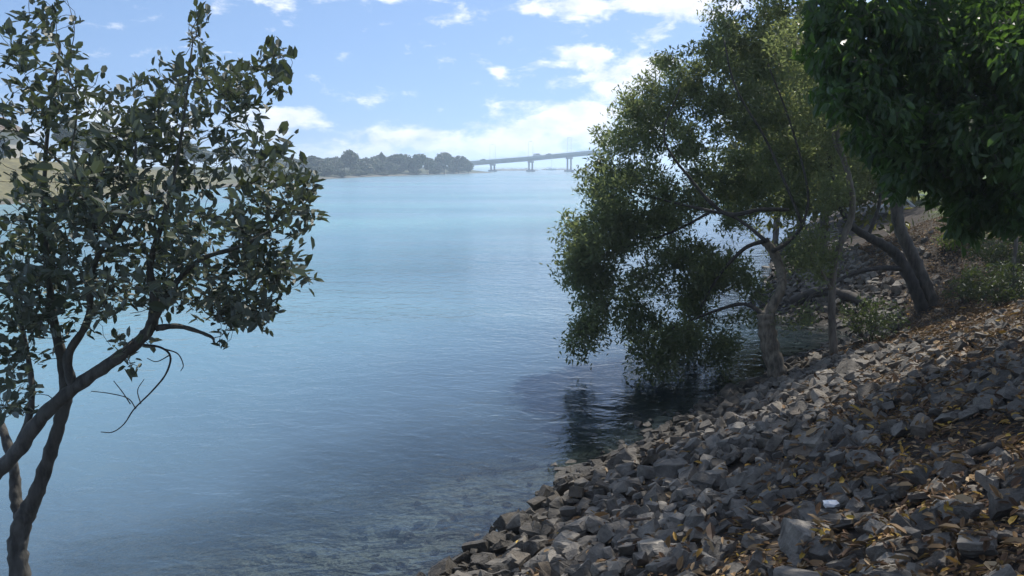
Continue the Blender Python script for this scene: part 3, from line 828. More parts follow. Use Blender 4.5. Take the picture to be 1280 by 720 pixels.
broad = px_tree('broad_leaved_tree', 'dark green tree with a curtain of large drooping leaves hanging over the bank', broad_limbs, [M_BARK_GREY], BB, 4300, 13, .088, M_BROADLEAF, 71, base=tuple(bt_base), blob=.05, rmax=.02,
                near=True, ratio=.52, up=-.2, droop=.9, parts=300, mask=broad_mask, tint=(.42, .2), sp=.5)


# trees on the grassy top farther along the bank
def land_tree(name, label, x, y, hgt, crown_r, mat, seed, group=None, n=160, per=26, L=.16, bark=None, crown_z=None, tint=(.5, .22), blobs=None, tr=.16):
    z0 = float(height(np.array([x]), np.array([y]))[0])
    g = np.random.default_rng(seed)
    root = empty(name, (x, y, z0), label, 'tree', group)
    sk = Skel()
    lean_ = g.normal(0, .25, 2)
    tp = np.array([(x, y, z0 - .2), (x + lean_[0] * .3, y + lean_[1] * .3, z0 + hgt * .25), (x + lean_[0], y + lean_[1], z0 + hgt * .5), (x + lean_[0] * 1.6, y + lean_[1] * 1.3, z0 + hgt * .85)])
    q = smooth_line(np.c_[tp, [tr, tr * .8, tr * .6, tr * .2]], 6)
    sk.put(q[:, :3], q[:, 3]); Bag().tube(q[:, :3], q[:, 3], 9, .15, seed).obj('trunk', bark or M_BARK_GREY, root, True)
    for i in range(5):
        t0 = q[int(len(q) * (.35 + .1 * i)), :3]; an = g.random() * 6.28
        e = t0 + np.array((math.cos(an) * crown_r * .7, math.sin(an) * crown_r * .7, hgt * .2))
        b = smooth_line(np.c_[[t0, (t0 + e) / 2 + (0, 0, .2), e], [tr * .45, tr * .3, tr * .1]], 5)
        sk.put(b[:, :3], b[:, 3]); Bag().tube(b[:, :3], b[:, 3], 7, .1, seed + i).obj('branch', bark or M_BARK_GREY, root, True)
    cz = z0 + (crown_z or hgt * .68)
    cc = [np.array((x + lean_[0] + math.cos(k * 2.4) * crown_r * .5, y + lean_[1] + math.sin(k * 2.4) * crown_r * .5, cz + g.uniform(-.25, .3) * hgt)) for k in range(7)]
    tg = []
    for k in range(n):
        v = g.normal(0, 1, 3); v /= np.linalg.norm(v); v *= g.random() ** .4
        tg.append(cc[k % 7] + v * np.array((crown_r * .62, crown_r * .62, hgt * .24)))
    tw = sk.grow(np.array(tg), rmax=.04, k=.014, jitter=.2, r_end=.005, gen=g)
    twig_part('twigs', tw, M_TWIG, root, 4)
    P, A, N, Ls, Ws = leaves_on(tw, per, L, .25, .45, up=.0, spread=.9, start=.4, gen=g, blob=L * 1.6)
    foliage('foliage', P, A, N, Ls, Ws, np.clip(g.normal(*tint, len(P)), 0, 1), mat, root)
    return root


BG = [(9.2, 22.5, 6.0, 2.0, 'yellow green tree on the far side of the cove behind the slender trunk'),
      (14.5, 33.0, 7.0, 2.6, 'olive tree behind the picnic tables'),
      (20.5, 29.0, 7.5, 2.8, 'shady tree on the lawn behind the smooth grey trunk'),
      (24.5, 25.0, 8.0, 3.2, 'spreading tree on the lawn farthest from the water'),
      (12.5, 36.0, 8.0, 3.0, 'tall tree beyond the picnic tables close to the river'),
      (22.0, 33.0, 9.0, 3.6, 'large tree deep in the park behind the lawn'),
      (17.0, 45.0, 9.0, 3.6, 'farthest park tree seen through the mangrove branches')]
for i, (x, y, hg, cr, lab) in enumerate(BG):
    land_tree('park_tree', lab, x, y, hg, cr, M_BACKLEAF if i not in (2, 3) else M_SHRUBLEAF, 200 + i, 'trees in the park along the bank', n=330, per=40, L=.17 + .004 * y)


# shrubs
def shrub(name, label, c, r, hgt, mat, seed, n=60, per=22, L=.07, group=None, tint=(.5, .22), stems=5):
    g = np.random.default_rng(seed)
    c = np.asarray(c, float)
    root = empty(name, tuple(c), label, 'shrub', group)
    sk = Skel()
    for i in range(stems):
        an = g.random() * 6.28; e = c + np.array((math.cos(an) * r * .6, math.sin(an) * r * .6, hgt * g.uniform(.6, .95)))
        b = smooth_line(np.c_[[c - (0, 0, .05), c * .5 + e * .5 + g.normal(0, .05, 3), e], [.016, .011, .005]], 6)
        sk.put(b[:, :3], b[:, 3]); Bag().tube(b[:, :3], b[:, 3], 6, .1, i).obj('stem', M_TWIG, root, True)
    tg = []
    for k in range(n):
        v = g.normal(0, 1, 3); v /= np.linalg.norm(v); v *= g.random() ** .4
        tg.append(c + np.array((0, 0, hgt * .55)) + v * np.array((r, r, hgt * .45)))
    tw = sk.grow(np.array(tg), rmax=.008, k=.01, jitter=.2, r_end=.002, gen=g)
    twig_part('twigs', tw, M_TWIG, root, 4)
    P, A, N, Ls, Ws = leaves_on(tw, per, L, .25, .45, up=.3, spread=.8, start=.4, gen=g, blob=L * .8)
    foliage('foliage', P, A, N, Ls, Ws, np.clip(g.normal(*tint, len(P)), 0, 1), mat, root)
    return root


shrub('shrub', 'small yellowish green sapling bush between the slender tree and the leaning trunk', hit(1088, 428), .55, .75, M_SHRUBLEAF, 301, 55, 16, .075, tint=(.75, .2))
shrub('shrub', 'dark low shrub on the leaf covered slope above the topmost stones', hit(1250, 385), .75, .75, M_SHRUBLEAF, 302, 120, 26, .065, tint=(.15, .15))
shrub('shrub', 'dark leafy bush half hidden under the drooping leaves at the lawn edge', hit(1268, 345), .9, .8, M_SHRUBLEAF, 303, 140, 26, .07, tint=(.12, .15))
shrub('shrub', 'thin low undergrowth bush on the brown soil beside the big dark shrub', hit(1205, 378), .45, .45, M_SHRUBLEAF, 304, 45, 18, .06, tint=(.4, .2))
shrub('shrub', 'sunlit bright green bush at the edge of the lawn', hit(1196, 312), .45, .4, M_GRASS, 305, 40, 16, .10, tint=(.7, .2))
hb5 = hit(1262, 378); s5 = proj(hb5)[2][0]
px_tree('sapling', 'thin bare sapling stem rising into the drooping leaves', [[(1263, 384, s5, 6), (1265, 345, s5, 5), (1270, 300, s5, 4.5), (1268, 250, s5, 4)]], [M_BARK_GREY], [], 0, 0, 0, None, 5, base=tuple(hb5))

# ------------------------------------------------------------------ picnic tables on a slab in the park
slab_c = hit(1128, 263)
zt = slab_c[2] + .08
sl = Bag()
for i, (dx_, w_) in enumerate(((-1.1, 1.05), (0, 1.05), (1.1, 1.05))):
    sl.box((slab_c[0] + dx_, slab_c[1] + .9, zt - .06), (1.09, 2.0, .18))
slab = sl.obj('concrete_slab', M_CONC, None)
tag(slab, 'pale concrete slab under the white picnic table', 'slab')


def picnic(c, label):
    root = empty('picnic_table', c, label, 'picnic table', 'picnic tables in the park')
    c = np.array(c)
    for k in range(5):
        Bag().box(c + (0, -.34 + .17 * k, .74), (1.5, .15, .04)).obj('plank', M_WHITE, root)
    for sx in (-1, 1):
        for k in range(2): Bag().box(c + (0, sx * (.62 + .16 * k), .45), (1.5, .14, .04)).obj('bench_plank', M_WHITE, root)
    for sx in (-.55, .55):
        for sg in (-1, 1):
            Bag().tube([c + (sx + .02 * sg, sg * .62, 0), c + (sx + .02 * sg, -sg * .25, .715)], .035, 6).obj('leg', M_WHITE, root)
        Bag().box(c + (sx, 0, .40), (.05, 1.5, .05)).obj('crossbar', M_WHITE, root)
    root.rotation_euler = (0, 0, 0)
    return root


r1 = picnic((slab_c[0], slab_c[1] + .9, zt + .03), 'white picnic table with crossed legs behind the smooth grey trunk')
hb6 = hit(1062, 264)
r2 = picnic((hb6[0], hb6[1] + 1, float(height(np.array([hb6[0]]), np.array([hb6[1] + 1]))[0])), 'white picnic table glimpsed through the mangrove leaves behind the slender trunk')
for r_ in (r1, r2): r_.rotation_euler = (0, 0, R(90) if r_ is r1 else 0)

# ------------------------------------------------------------------ stones of the riprap
def stone_mesh(i, fine=False):
    g = random.Random(500 + i)
    bm = bmesh.new()
    bmesh.ops.create_cube(bm, size=2)
    sx, sy, sz = 1, g.uniform(.48, .9), g.uniform(.28, .62)
    for v in bm.verts: v.co = Vector((v.co.x * sx * g.uniform(.75, 1), v.co.y * sy * g.uniform(.7, 1), v.co.z * sz * g.uniform(.65, 1)))
    for k in range(g.randint(6, 10)):
        n = Vector((g.gauss(0, 1), g.gauss(0, 1), g.gauss(0, .9))).normalized()
        ext = max(v.co.dot(n) for v in bm.verts)
        geom = bm.verts[:] + bm.edges[:] + bm.faces[:]
        bmesh.ops.bisect_plane(bm, geom=geom, plane_co=n * ext * g.uniform(.52, .9), plane_no=n, clear_outer=True)
    pts = [v.co.copy() for v in bm.verts]; bm.free()
    bm = bmesh.new()
    for q in pts: bm.verts.new(q)
    bmesh.ops.convex_hull(bm, input=bm.verts[:])
    bmesh.ops.delete(bm, geom=[v for v in bm.verts if not v.link_faces], context='VERTS')
    bmesh.ops.dissolve_limit(bm, angle_limit=R(7), verts=bm.verts[:], edges=bm.edges[:])
    bmesh.ops.remove_doubles(bm, verts=bm.verts[:], dist=.03)
    bmesh.ops.bevel(bm, geom=bm.edges[:], offset=.022, segments=1, affect='EDGES', profile=.6)
    if fine:
        bmesh.ops.triangulate(bm, faces=bm.faces[:])
        bmesh.ops.subdivide_edges(bm, edges=[e for e in bm.edges if e.calc_length() > .22], cuts=2, use_grid_fill=True)
        bmesh.ops.triangulate(bm, faces=bm.faces[:])
        for v in bm.verts:
            q = v.co * 2.3 + Vector((i * 3.1, 0, 0))
            v.co += v.co.normalized() * (.075 * mnoise.fractal(q, .9, 2.0, 4) + .03 * (mnoise.noise(q * 3.7)))
    for v in bm.verts: v.co += Vector((g.gauss(0, .012), g.gauss(0, .012), g.gauss(0, .012)))
    bmesh.ops.triangulate(bm, faces=bm.faces[:])
    me = bpy.data.meshes.new('stone'); bm.to_mesh(me); bm.free()
    me.materials.append(M_STONE)
    a = me.attributes.new('tint', 'FLOAT', 'POINT'); tv = g.random() * .9
    a.data.foreach_set('value', np.full(len(me.vertices), tv, np.float32))
    co = np.zeros(len(me.vertices) * 3, np.float32); me.vertices.foreach_get('co', co)
    tri = np.array([pl.vertices[:] for pl in me.polygons])
    return me, co.reshape(-1, 3).astype(float), tri


NV = 28
STONES = [stone_mesh(i) for i in range(NV)]
FINE = [stone_mesh(i, True)[0] for i in range(NV)]      # chipped faces for the stones that show largest

B1, B2 = hit(1040, 448)[:2], hit(1300, 402)[:2]
bn = np.array((-(B2 - B1)[1], (B2 - B1)[0])); bn /= np.linalg.norm(bn)
if np.dot(bn, np.array((0., 0.)) - B1) < 0: bn = -bn     # points to the camera's side


def stone_chance(x, y, d):
    """how likely bare stone (not soil and leaves) covers a place"""
    near = (np.stack([x, y], -1) - B1) @ bn
    pr = np.where(near > 0, 1.0, 0.0)
    gap = .5 + .32 * wob(x * 2.3 + 1.7, y * 2.3) + .15 * wob(y * 3.7, x * 3.7 + 2)
    pr = pr * np.where(gap < 1.05 - .58 * np.clip((d - 1.2) / 3.2, 0, 1), 1.0, .03)
    far = np.where((near <= 0) & (d < np.where(y > 16, 2.3, 1.0) + .3 * wob(x, y)) & (gap < .8), .95, 0.0)
    pr = np.maximum(pr, far)
    return np.where((d > -1.5) & (d < 6), pr, 0)


gs = np.random.default_rng(77)
cand_n = 40000
cx = gs.uniform(-6, 13, cand_n); cy = gs.uniform(.6, 34, cand_n)
cd = sdist(LAND, cx, cy)
pr = stone_chance(cx, cy, cd)
ok = (gs.random(cand_n) < pr) & (cd > -.10 - .8 * gs.random(cand_n) ** 5)
cx, cy, cd = cx[ok], cy[ok], cd[ok]
# sizes: large first
sz = np.clip(np.exp(gs.normal(math.log(.088), .34, len(cx))), .05, .18)
order = np.r_[np.argsort(-sz[:700]), 700 + np.argsort(-sz[700:] * np.exp(gs.normal(0, .25, len(sz) - 700)))]
sz[700:] = np.minimum(sz[700:], .11)
placed = []; cell = {}


def near_ok(x, y, r, fac):
    ix, iy = int(x // .5), int(y // .5)
    for a in (-1, 0, 1):
        for b in (-1, 0, 1):
            for (px_, py_, pr_) in cell.get((ix + a, iy + b), ()):
                if (px_ - x) ** 2 + (py_ - y) ** 2 < (fac * (pr_ + r)) ** 2: return False
    return True


def put_stone(x, y, r, **kw):
    cell.setdefault((int(x // .5), int(y // .5)), []).append((x, y, r)); placed.append(dict(x=x, y=y, r=r, **kw))


# stones the eye picks out: (px, py, width px, label)
SPECIAL = [(918, 560, 56, 'large blocky dark stone with a squared face', 2), (600, 692, 46, 'tan stone lit by the sun at the water edge', 5), (572, 706, 40, 'pale tan slab lit by the sun at the lowest edge', 6), (655, 664, 42, 'brown flat faced stone lit by the sun', 9),
           (1050, 571, 22, 'small whitish stone', 11), (962, 612, 84, 'long pale streaked slab', 12), (1212, 421, 26, 'bright pale angular stone on the crest of the heap', 4), (1184, 418, 34, 'flat topped stone at the crest', 7), (1250, 417, 40, 'big grey stone on the crest of the heap', 8),
           (1245, 488, 52, 'large dark rounded stone', 3), (1108, 706, 58, 'blocky stone amid brown leaves', 10), (1222, 690, 90, 'very large dark slab half buried in leaves', 13), (1085, 552, 48, 'wedge shaped brownish stone', 14), (1272, 606, 56, 'large dark stone above the fallen branch', 15),
           (1010, 686, 84, 'long grey slab with white streaks', 16), (842, 596, 50, 'pale grey pointed stone', 17), (1060, 470, 36, 'broad grey slab', 18), (990, 690, 40, 'grey stone', 19), (715, 690, 44, 'upright pale stone', 20), (1150, 455, 44, 'flat grey slab', 21)]
for (px_, py_, wp, lab, var) in SPECIAL:
    q = hit(px_, py_); s = proj(q)[2][0]
    put_stone(q[0], q[1], wp * s / F_PX / 2 * .86, label=lab, var=var)
for i in order:
    if near_ok(cx[i], cy[i], sz[i], .57): put_stone(cx[i], cy[i], sz[i])
n_main = len(placed)
# chips and small stones filling the gaps
cn = 12000
ax = gs.uniform(-5, 11, cn); ay = gs.uniform(1.2, 22, cn); ad = sdist(LAND, ax, ay)
k = (gs.random(cn) < np.maximum(stone_chance(ax, ay, ad) * .75, .12 * (ad > 0) * (ad < 5))) & (ad > -2.3 * gs.random(cn))
for x, y in zip(ax[k], ay[k]):
    placed.append(dict(x=x, y=y, r=float(np.clip(np.exp(gs.normal(math.log(.055), .35)), .025, .1)), small=True))
SX = np.array([s['x'] for s in placed]); SY = np.array([s['y'] for s in placed]); SR = np.array([s['r'] for s in placed])
SH = height(SX, SY); SD = sdist(LAND, SX, SY)
e = .05
NXv = -(height(SX + e, SY) - height(SX - e, SY)) / (2 * e); NYv = -(height(SX, SY + e) - height(SX, SY - e)) / (2 * e)
mats = []
for i, s in enumerate(placed):
    nv = Vector((NXv[i], NYv[i], 1)).normalized()
    tilt = nv.to_track_quat('Z', 'Y').to_matrix()
    sg_ = .22 if s.get('label') else .38
    rot = tilt @ Euler((gs.normal(0, sg_), gs.normal(0, sg_), gs.uniform(0, 6.28))).to_matrix()
    dd_ = SD[i]
    lift = .10 * s['r'] + (gs.uniform(-.02, .05) if not s.get('small') else gs.uniform(-.01, .08)) - (.3 * s['r'] + .05 if dd_ < .05 else 0)
    M = Matrix.Translation((s['x'], s['y'], SH[i] + lift)) @ rot.to_4x4() @ Matrix.Diagonal((s['r'] * 1.12, s['r'] * 1.12, s['r'] * 1.12, 1))
    s['M'] = M; s['v'] = s.get('var', int(gs.integers(NV))) % NV
px, py, ss = proj(np.c_[SX, SY, SH + .05])
inview = (px > -10) & (px < 1290) & (py > 0) & (py < 735) & (ss > 0)
score = np.where(inview, SR / ss, 0) * np.array([1.0 if SH[i] > -.05 else .3 for i in range(len(SX))])
score += np.array([10 if s.get('label') else 0 for s in placed])
top = set(np.argsort(-score)[:300].tolist())
riprap = bpy.data.objects.new('riprap_slope', None); COL.objects.link(riprap)
tag(riprap, 'slope of loose angular grey stones running down to the water', None, None, 'structure')
sb = Bag(); allV = []; allF = []; nv_ = 0
for i, s in enumerate(placed):
    me, co, tri = STONES[s['v']]
    Mn = np.array(s['M']); Wv = co @ Mn[:3, :3].T + Mn[:3, 3]
    allV.append(Wv); allF.append(tri + nv_); nv_ += len(Wv)
    if i in top:
        o = bpy.data.objects.new('stone', FINE[s['v']]); COL.objects.link(o); o.parent = riprap; o.matrix_basis = s['M']
        if s.get('label'): o['label'] = s['label']
    else:
        sb.add(Wv, tri, tint=float(gs.random() * .97))
o = sb.obj('small_stones', M_STONE, riprap); o['kind'] = 'stuff'

# ------------------------------------------------------------------ fallen leaves, twigs, branch
terr_tri = np.vstack([Q[:, [0, 1, 2]], Q[:, [0, 2, 3]]])
cen = V[terr_tri].mean(axis=1)
keep = (cen[:, 0] > -6) & (cen[:, 0] < 22) & (cen[:, 1] > -1) & (cen[:, 1] < 40)
tt_ = terr_tri[keep]
Vall = np.vstack([V] + allV); Fall = np.vstack([tt_] + [f + len(V) for f in allF])
bvh = BVHTree.FromPolygons(Vall.tolist(), Fall.tolist())


def drop(x, y, z=6.0):
    loc, n, idx, dist = bvh.ray_cast(Vector((x, y, z)), Vector((0, 0, -1)))
    return loc, n


gL = np.random.default_rng(91)
LP, LA, LN, LL, LW, LT = [], [], [], [], [], []
nl = 270000
lx = gL.uniform(-1, 13, nl); ly = .8 + 22 * gL.random(nl) ** 1.6
pq = proj(np.c_[lx, ly, height(lx, ly)]); k = (pq[0] > -15) & (pq[0] < 1295) & (pq[1] < 740) & (pq[2] > 0)
lx, ly = lx[k], ly[k]; nl = len(lx); ld = sdist(LAND, lx, ly)
sc = stone_chance(lx, ly, ld)
patch_ = np.clip(.5 + .6 * wob(lx * 1.7 + 3, ly * 1.7), 0, 1)
chance = np.where(ld > .5, np.clip(.03 + .13 * patch_ * np.clip((ld - .7) / 1.5, 0, 1) + np.clip((ld - 2.2) / 1.3, 0, 1) * 1.1 * (.45 + patch_), 0, 1), 0)
chance = np.where(sc < .3, .62, chance) * (ld > .35) * (ld < np.where(ly > 12, 5.0, 7))
PAPER = hit(1037, 650)
chance = chance * (np.hypot(lx - PAPER[0], ly - PAPER[1]) > .16)
dist_ = np.hypot(lx, ly)
for i in np.nonzero(gL.random(nl) < chance)[0]:
    loc, n = drop(lx[i], ly[i])
    if loc is None: continue
    if loc.z - float(SHq := 0) < .1: continue
    if n.z < .6: continue
    base_h = float(height(lx[i:i + 1], ly[i:i + 1])[0])
    if loc.z - base_h > .12 and gL.random() < .7: continue
    nn = np.array(n) + gL.normal(0, .28, 3)
    a = gL.normal(0, 1, 3); a -= nn * np.dot(a, nn) / np.dot(nn, nn)
    LP.append((loc.x, loc.y, loc.z + .012 + .018 * gL.random())); LA.append(a); LN.append(nn)
    L_ = float(np.exp(gL.normal(math.log(.053), .34))); LL.append(L_); LW.append(L_ * gL.uniform(.28, .5))
    yel = gL.random() < (.11 if dist_[i] < 8 else .03)
    LT.append(gL.uniform(.85, 1) if yel else gL.uniform(0, .8))
LP, LA, LN, LL, LW, LT = map(np.array, (LP, LA, LN, LL, LW, LT))
px, py, ss = proj(LP)
vis = (px > 3) & (px < 1277) & (py > 3) & (py < 717)
big = np.argsort(-np.where(vis & (LT > .6), LL / ss, 0))[:260]; rest = np.setdiff1d(np.arange(len(LP)), big)
lit = bpy.data.objects.new('leaf_litter', None); COL.objects.link(lit)
V_, F_, k_ = leaf_arrays(LP[rest], LA[rest], LN[rest], LL[rest], LW[rest], True)
litter = link('leaf_litter', mesh_np('leaf_litter', V_, F_, M_LITTER, {'tint': np.repeat(LT[rest], k_)}))
bpy.data.objects.remove(lit)
litter.name = 'leaf_litter'
tag(litter, 'dry brown and yellow fallen leaves scattered between the stones', None, None, 'stuff')
leaf_parts(LP[big], LA[big], LN[big], LL[big], LW[big], LT[big], M_LITTER, litter, 'leaf', 16)


def stick(name, pts_px, w0, w1, mat, label, cat, group=None, lift=.03, forks=()):
    P_ = []
    for a, b in pts_px:
        q = hit(a, b); loc, n = drop(q[0], q[1]); P_.append(np.array(loc) + (0, 0, lift))
    P_ = smooth_line(P_, 5)
    # a stick is stiff: ease out the height so that it bridges the gaps
    zl = np.linspace(P_[0, 2], P_[-1, 2], len(P_)); P_[:, 2] = .3 * P_[:, 2] + .7 * np.maximum(zl, zl + 0)
    need = max(0, max(float(drop(a[0], a[1])[0].z) - a[2] for a in P_) * .35)
    P_[:, 2] += need
    s = proj(P_.mean(axis=0))[2][0]
    o = Bag().tube(P_, np.linspace(w0, w1, len(P_)) * s / F_PX / 2, 7, .2, 3).obj(name, mat, None, True)
    return tag(o, label, cat, group)


stick('fallen_branch', [(1080, 618), (1120, 608), (1165, 594), (1210, 580), (1250, 566)], 7, 11, M_BARK_DARK, 'thick dark fallen branch lying among yellow leaves on the upper stones', 'branch')
stick('dead_stick', [(1046, 585), (1075, 572), (1105, 556)], 3, 2, M_WOOD, 'thin straight stick above the small whitish stone', 'stick', 'dead sticks on the stones', .02)
stick('dead_stick', [(1030, 622), (1038, 600), (1046, 588)], 3, 2, M_WOOD, 'short brown stick just above the white scrap', 'stick', 'dead sticks on the stones', .02)
stick('dead_stick', [(775, 655), (795, 662), (812, 672)], 4, 3, M_WOOD, 'reddish brown stick low on the stone slope close to the water', 'stick', 'dead sticks on the stones', .03)
stick('dead_stick', [(1045, 715), (1070, 702), (1092, 692)], 4, 3, M_WOOD, 'brown stick in the leaves beside the blocky stone', 'stick', 'dead sticks on the stones', .02)
stick('dead_stick', [(912, 522), (922, 530), (930, 536)], 2.5, 2, M_PALEWOOD, 'pale short stick among middle stones below the mangrove trunk', 'stick', 'dead sticks on the stones', .03)
stick('dead_stick', [(1215, 668), (1240, 672), (1275, 676)], 3.5, 2.5, M_PALEWOOD, 'pale long stick above the very large dark slab', 'stick', 'dead sticks on the stones', .02)

# crumpled scrap of white paper
q = hit(1037, 650); loc, n = drop(q[0], q[1])
bm = bmesh.new(); bmesh.ops.create_icosphere(bm, subdivisions=2, radius=.052)
gq = random.Random(4)
for v in bm.verts: v.co = Vector((v.co.x * 1.1, v.co.y * .8, v.co.z * .55)) * gq.uniform(.65, 1.15)
me = bpy.data.meshes.new('paper_scrap'); bm.to_mesh(me); bm.free(); me.materials.append(M_PAPER)
o = link('paper_scrap', me); o.location = (loc.x, loc.y, loc.z + .045)
tag(o, 'crumpled white scrap of litter lying among the stones', 'litter')

# grass on the lawn
gG = np.random.default_rng(13)
nG = 16000
gx = gG.uniform(7, 22, nG); gy = gG.uniform(8, 34, nG); gd = sdist(LAND, gx, gy)
k = (gd > 5.0 - .35 * np.clip((gy - 11) / 3, 0, 1) + .4 * wob(gx * .6, gy * .6)) & (gd < 12)
gx, gy = gx[k], gy[k]
gp = np.c_[gx, gy, height(gx, gy) - .01]
ga = np.c_[gG.normal(0, .35, len(gx)), gG.normal(0, .35, len(gx)), np.ones(len(gx))]
gnn = gG.normal(0, 1, (len(gx), 3))
gl2 = gG.uniform(.06, .16, len(gx))
gr = foliage('lawn_grass', gp, ga, gnn, gl2, np.full(len(gx), .014) + .06 * gl2, gG.random(len(gx)), M_GRASS, None)
tag(gr, 'short bright grass on top of the bank', None, None, 'stuff')

# ------------------------------------------------------------------ far trees
def far_crown(seed, flat=.75):
    g = np.random.default_rng(seed)
    cs = []
    for k in range(9):
        v = g.normal(0, 1, 3); v /= np.linalg.norm(v)
        cs.append(v * np.array((.55, .55, .42)) * g.uniform(.5, 1) + (0, 0, .02))
    P, A, N = [], [], []
    for c in cs:
        for k in range(110):
            v = g.normal(0, 1, 3); v /= np.linalg.norm(v)
            P.append(c + v * g.uniform(.25, .46) * np.array((1, 1, flat))); A.append(g.normal(0, 1, 3)); N.append(v + g.normal(0, .4, 3))
    P, A, N = map(np.array, (P, A, N))
    L = g.uniform(.16, .30, len(P))
    V, F, k = leaf_arrays(P - nrm(A) * L[:, None] * .5, A, N, L, L * .75, False)
    return mesh_np('crown', V, F, M_FARLEAF, {'tint': np.repeat(np.clip(g.normal(.45, .22, len(P)), 0, 1), k)})


CROWNS = [far_crown(900 + i, .6 + .06 * i) for i in range(7)]
tb = Bag().tube(smooth_line([(0, 0, -.05), (.02, 0, .4), (-.01, .01, 1.0)], 4), np.linspace(.035, .018, 9), 6, .1, 1)
for k in range(3): tb.tube(smooth_line([(0, 0, .55), (.10 * math.cos(k * 2.1), .10 * math.sin(k * 2.1), .8), (.25 * math.cos(k * 2.1), .25 * math.sin(k * 2.1), 1.0)], 4), np.linspace(.016, .006, 9), 5)
FAR_TRUNK = tb.mesh('trunk', M_BARK_DARK, True)


def far_tree(x, y, hgt, wid, seed, label, group, name='far_tree', low=.25, cat='tree'):
    z = float(far_height(np.array([x]), np.array([y]))[0])
    root = empty(name, (x, y, z), label, cat, group)
    tr = bpy.data.objects.new('trunk', FAR_TRUNK); COL.objects.link(tr); tr.parent = root; tr.scale = (hgt * .8, hgt * .8, hgt * .8)
    cr = bpy.data.objects.new('crown', CROWNS[seed % len(CROWNS)]); COL.objects.link(cr); cr.parent = root
    ch = hgt * (1 - low)
    cr.location = (0, 0, hgt - ch * .5); cr.scale = (wid * .5, wid * .5, ch * .58); cr.rotation_euler = (0, 0, seed * 1.7)
    return root


def far_at(px_, dist):
    return (px_ - 640) / F_PX * dist / 1.0 * CP, dist


SKY = [(352, 205, 215, 20, 'low tree at the near end of the far wooded spit'), (372, 198, 225, 22, 'rounded tree beside the near mangrove tip on the far spit'), (397, 193, 240, 26, 'broad pale tree on the far spit beside the tall round one'), (440, 186, 255, 26, 'tall round crowned tree standing above the far treeline'),
       (418, 197, 250, 26, 'lower tree in front of the tall round crowned tree'), (466, 196, 265, 26, 'low topped tree between the tall round tree and the thin pole tree'), (480, 189, 275, 8, 'thin spindly tree poking out of the far treeline'), (500, 188, 285, 34, 'wide dense dark tree in the middle of the far spit'), (522, 190, 290, 34, 'dense dark tree next to the widest one on the far spit'),
       (538, 195, 300, 24, 'lower tree in the dip of the far treeline'), (556, 189, 315, 28, 'round tree near the bridge abutment'), (574, 190, 330, 26, 'last tall tree before the bridge begins'), (586, 199, 335, 14, 'small tree at the bridge end of the spit')]
for i, (p_, ytop, dist, wpx, lab) in enumerate(SKY):
    x = (p_ - 640) / F_PX * dist
    hgt = CAM_Z + (207 - ytop) / F_PX * dist - float(far_height(np.array([x]), np.array([float(dist)]))[0])
    far_tree(x, dist, hgt, wpx / F_PX * dist * 1.15, i, lab, 'trees on the far spit', low=.1 if wpx > 10 else .45)
gF = np.random.default_rng(17)
MARKS = [(330, 'behind the near mangrove leaves'), (385, 'beside the near mangrove tip'), (415, 'below the broad pale tree'), (440, 'below the tall round tree'), (466, 'beside the thin pole tree'), (490, 'below the thin pole tree'),
         (508, 'below the widest dense tree'), (528, 'past the widest dense tree'), (545, 'in the dip of the treeline'), (560, 'near the bridge abutment'), (580, 'nearest the bridge end')]


def far_label(what, p_, d_, rows=(9, 18)):
    m = min(MARKS, key=lambda q: abs(q[0] - p_))[1]
    return what + (' in the front row ' if d_ < rows[0] else ' in the middle row ' if d_ < rows[1] else ' at the back ') + m


cnt = 0
for i in range(400):
    y = gF.uniform(170, 345); x = gF.uniform(-110, -12)
    d_ = float(sdist(FAR, np.array([x]), np.array([y]))[0])
    if d_ < 4 or d_ > 34: continue
    p_ = 640 + F_PX * x / y
    if p_ < 310: continue
    top_px = np.interp(p_, [250, 400, 480, 540, 590], [202, 198, 195, 196, 203]) + gF.uniform(0, 8)
    hgt = max(3.0, CAM_Z + (207 - top_px) / F_PX * y - 1.2)
    far_tree(x, y, hgt, hgt * gF.uniform(1.3, 2.0), i, far_label('far wood tree', p_, d_), 'wood on the far spit', low=.05)
    cnt += 1
    if cnt > 110: break
cnt = 0
for i in range(300):
    y = gF.uniform(165, 352); x = gF.uniform(-60, -15)
    d_ = float(sdist(FAR, np.array([x]), np.array([y]))[0])
    if d_ < .6 or d_ > 6: continue
    far_tree(x, y, gF.uniform(1.2, 2.6), gF.uniform(3.5, 7), i, far_label('far waterline shrub', 640 + F_PX * x / y, d_, (2.5, 4.5)), 'shrubs on the far waterline', 'far_shrub', 0, 'shrub')
    cnt += 1
    if cnt > 60: break
for i, (x, y, hgt, wid, lab) in enumerate([(-60, 105, 6, 5, 'tree on the grassy bank behind the near mangrove trunk leaves'), (-64, 118, 6.5, 5, 'second tree on the grassy bank beside the sky gap'), (-72, 100, 5.5, 6, 'tree close to the pale house'),
                                           (-62, 150, 7, 9, 'broad tree farther back on the grassy bank'), (-66, 180, 7, 10, 'tree at the bend of the far shore'), (-62, 130, 4.5, 6, 'low bushy tree on the grassy bank slope'), (-85, 125, 8, 7, 'tree behind the pale house')]):
    far_tree(x, y, hgt, wid, i + 3, lab, 'trees on the grassy bank')

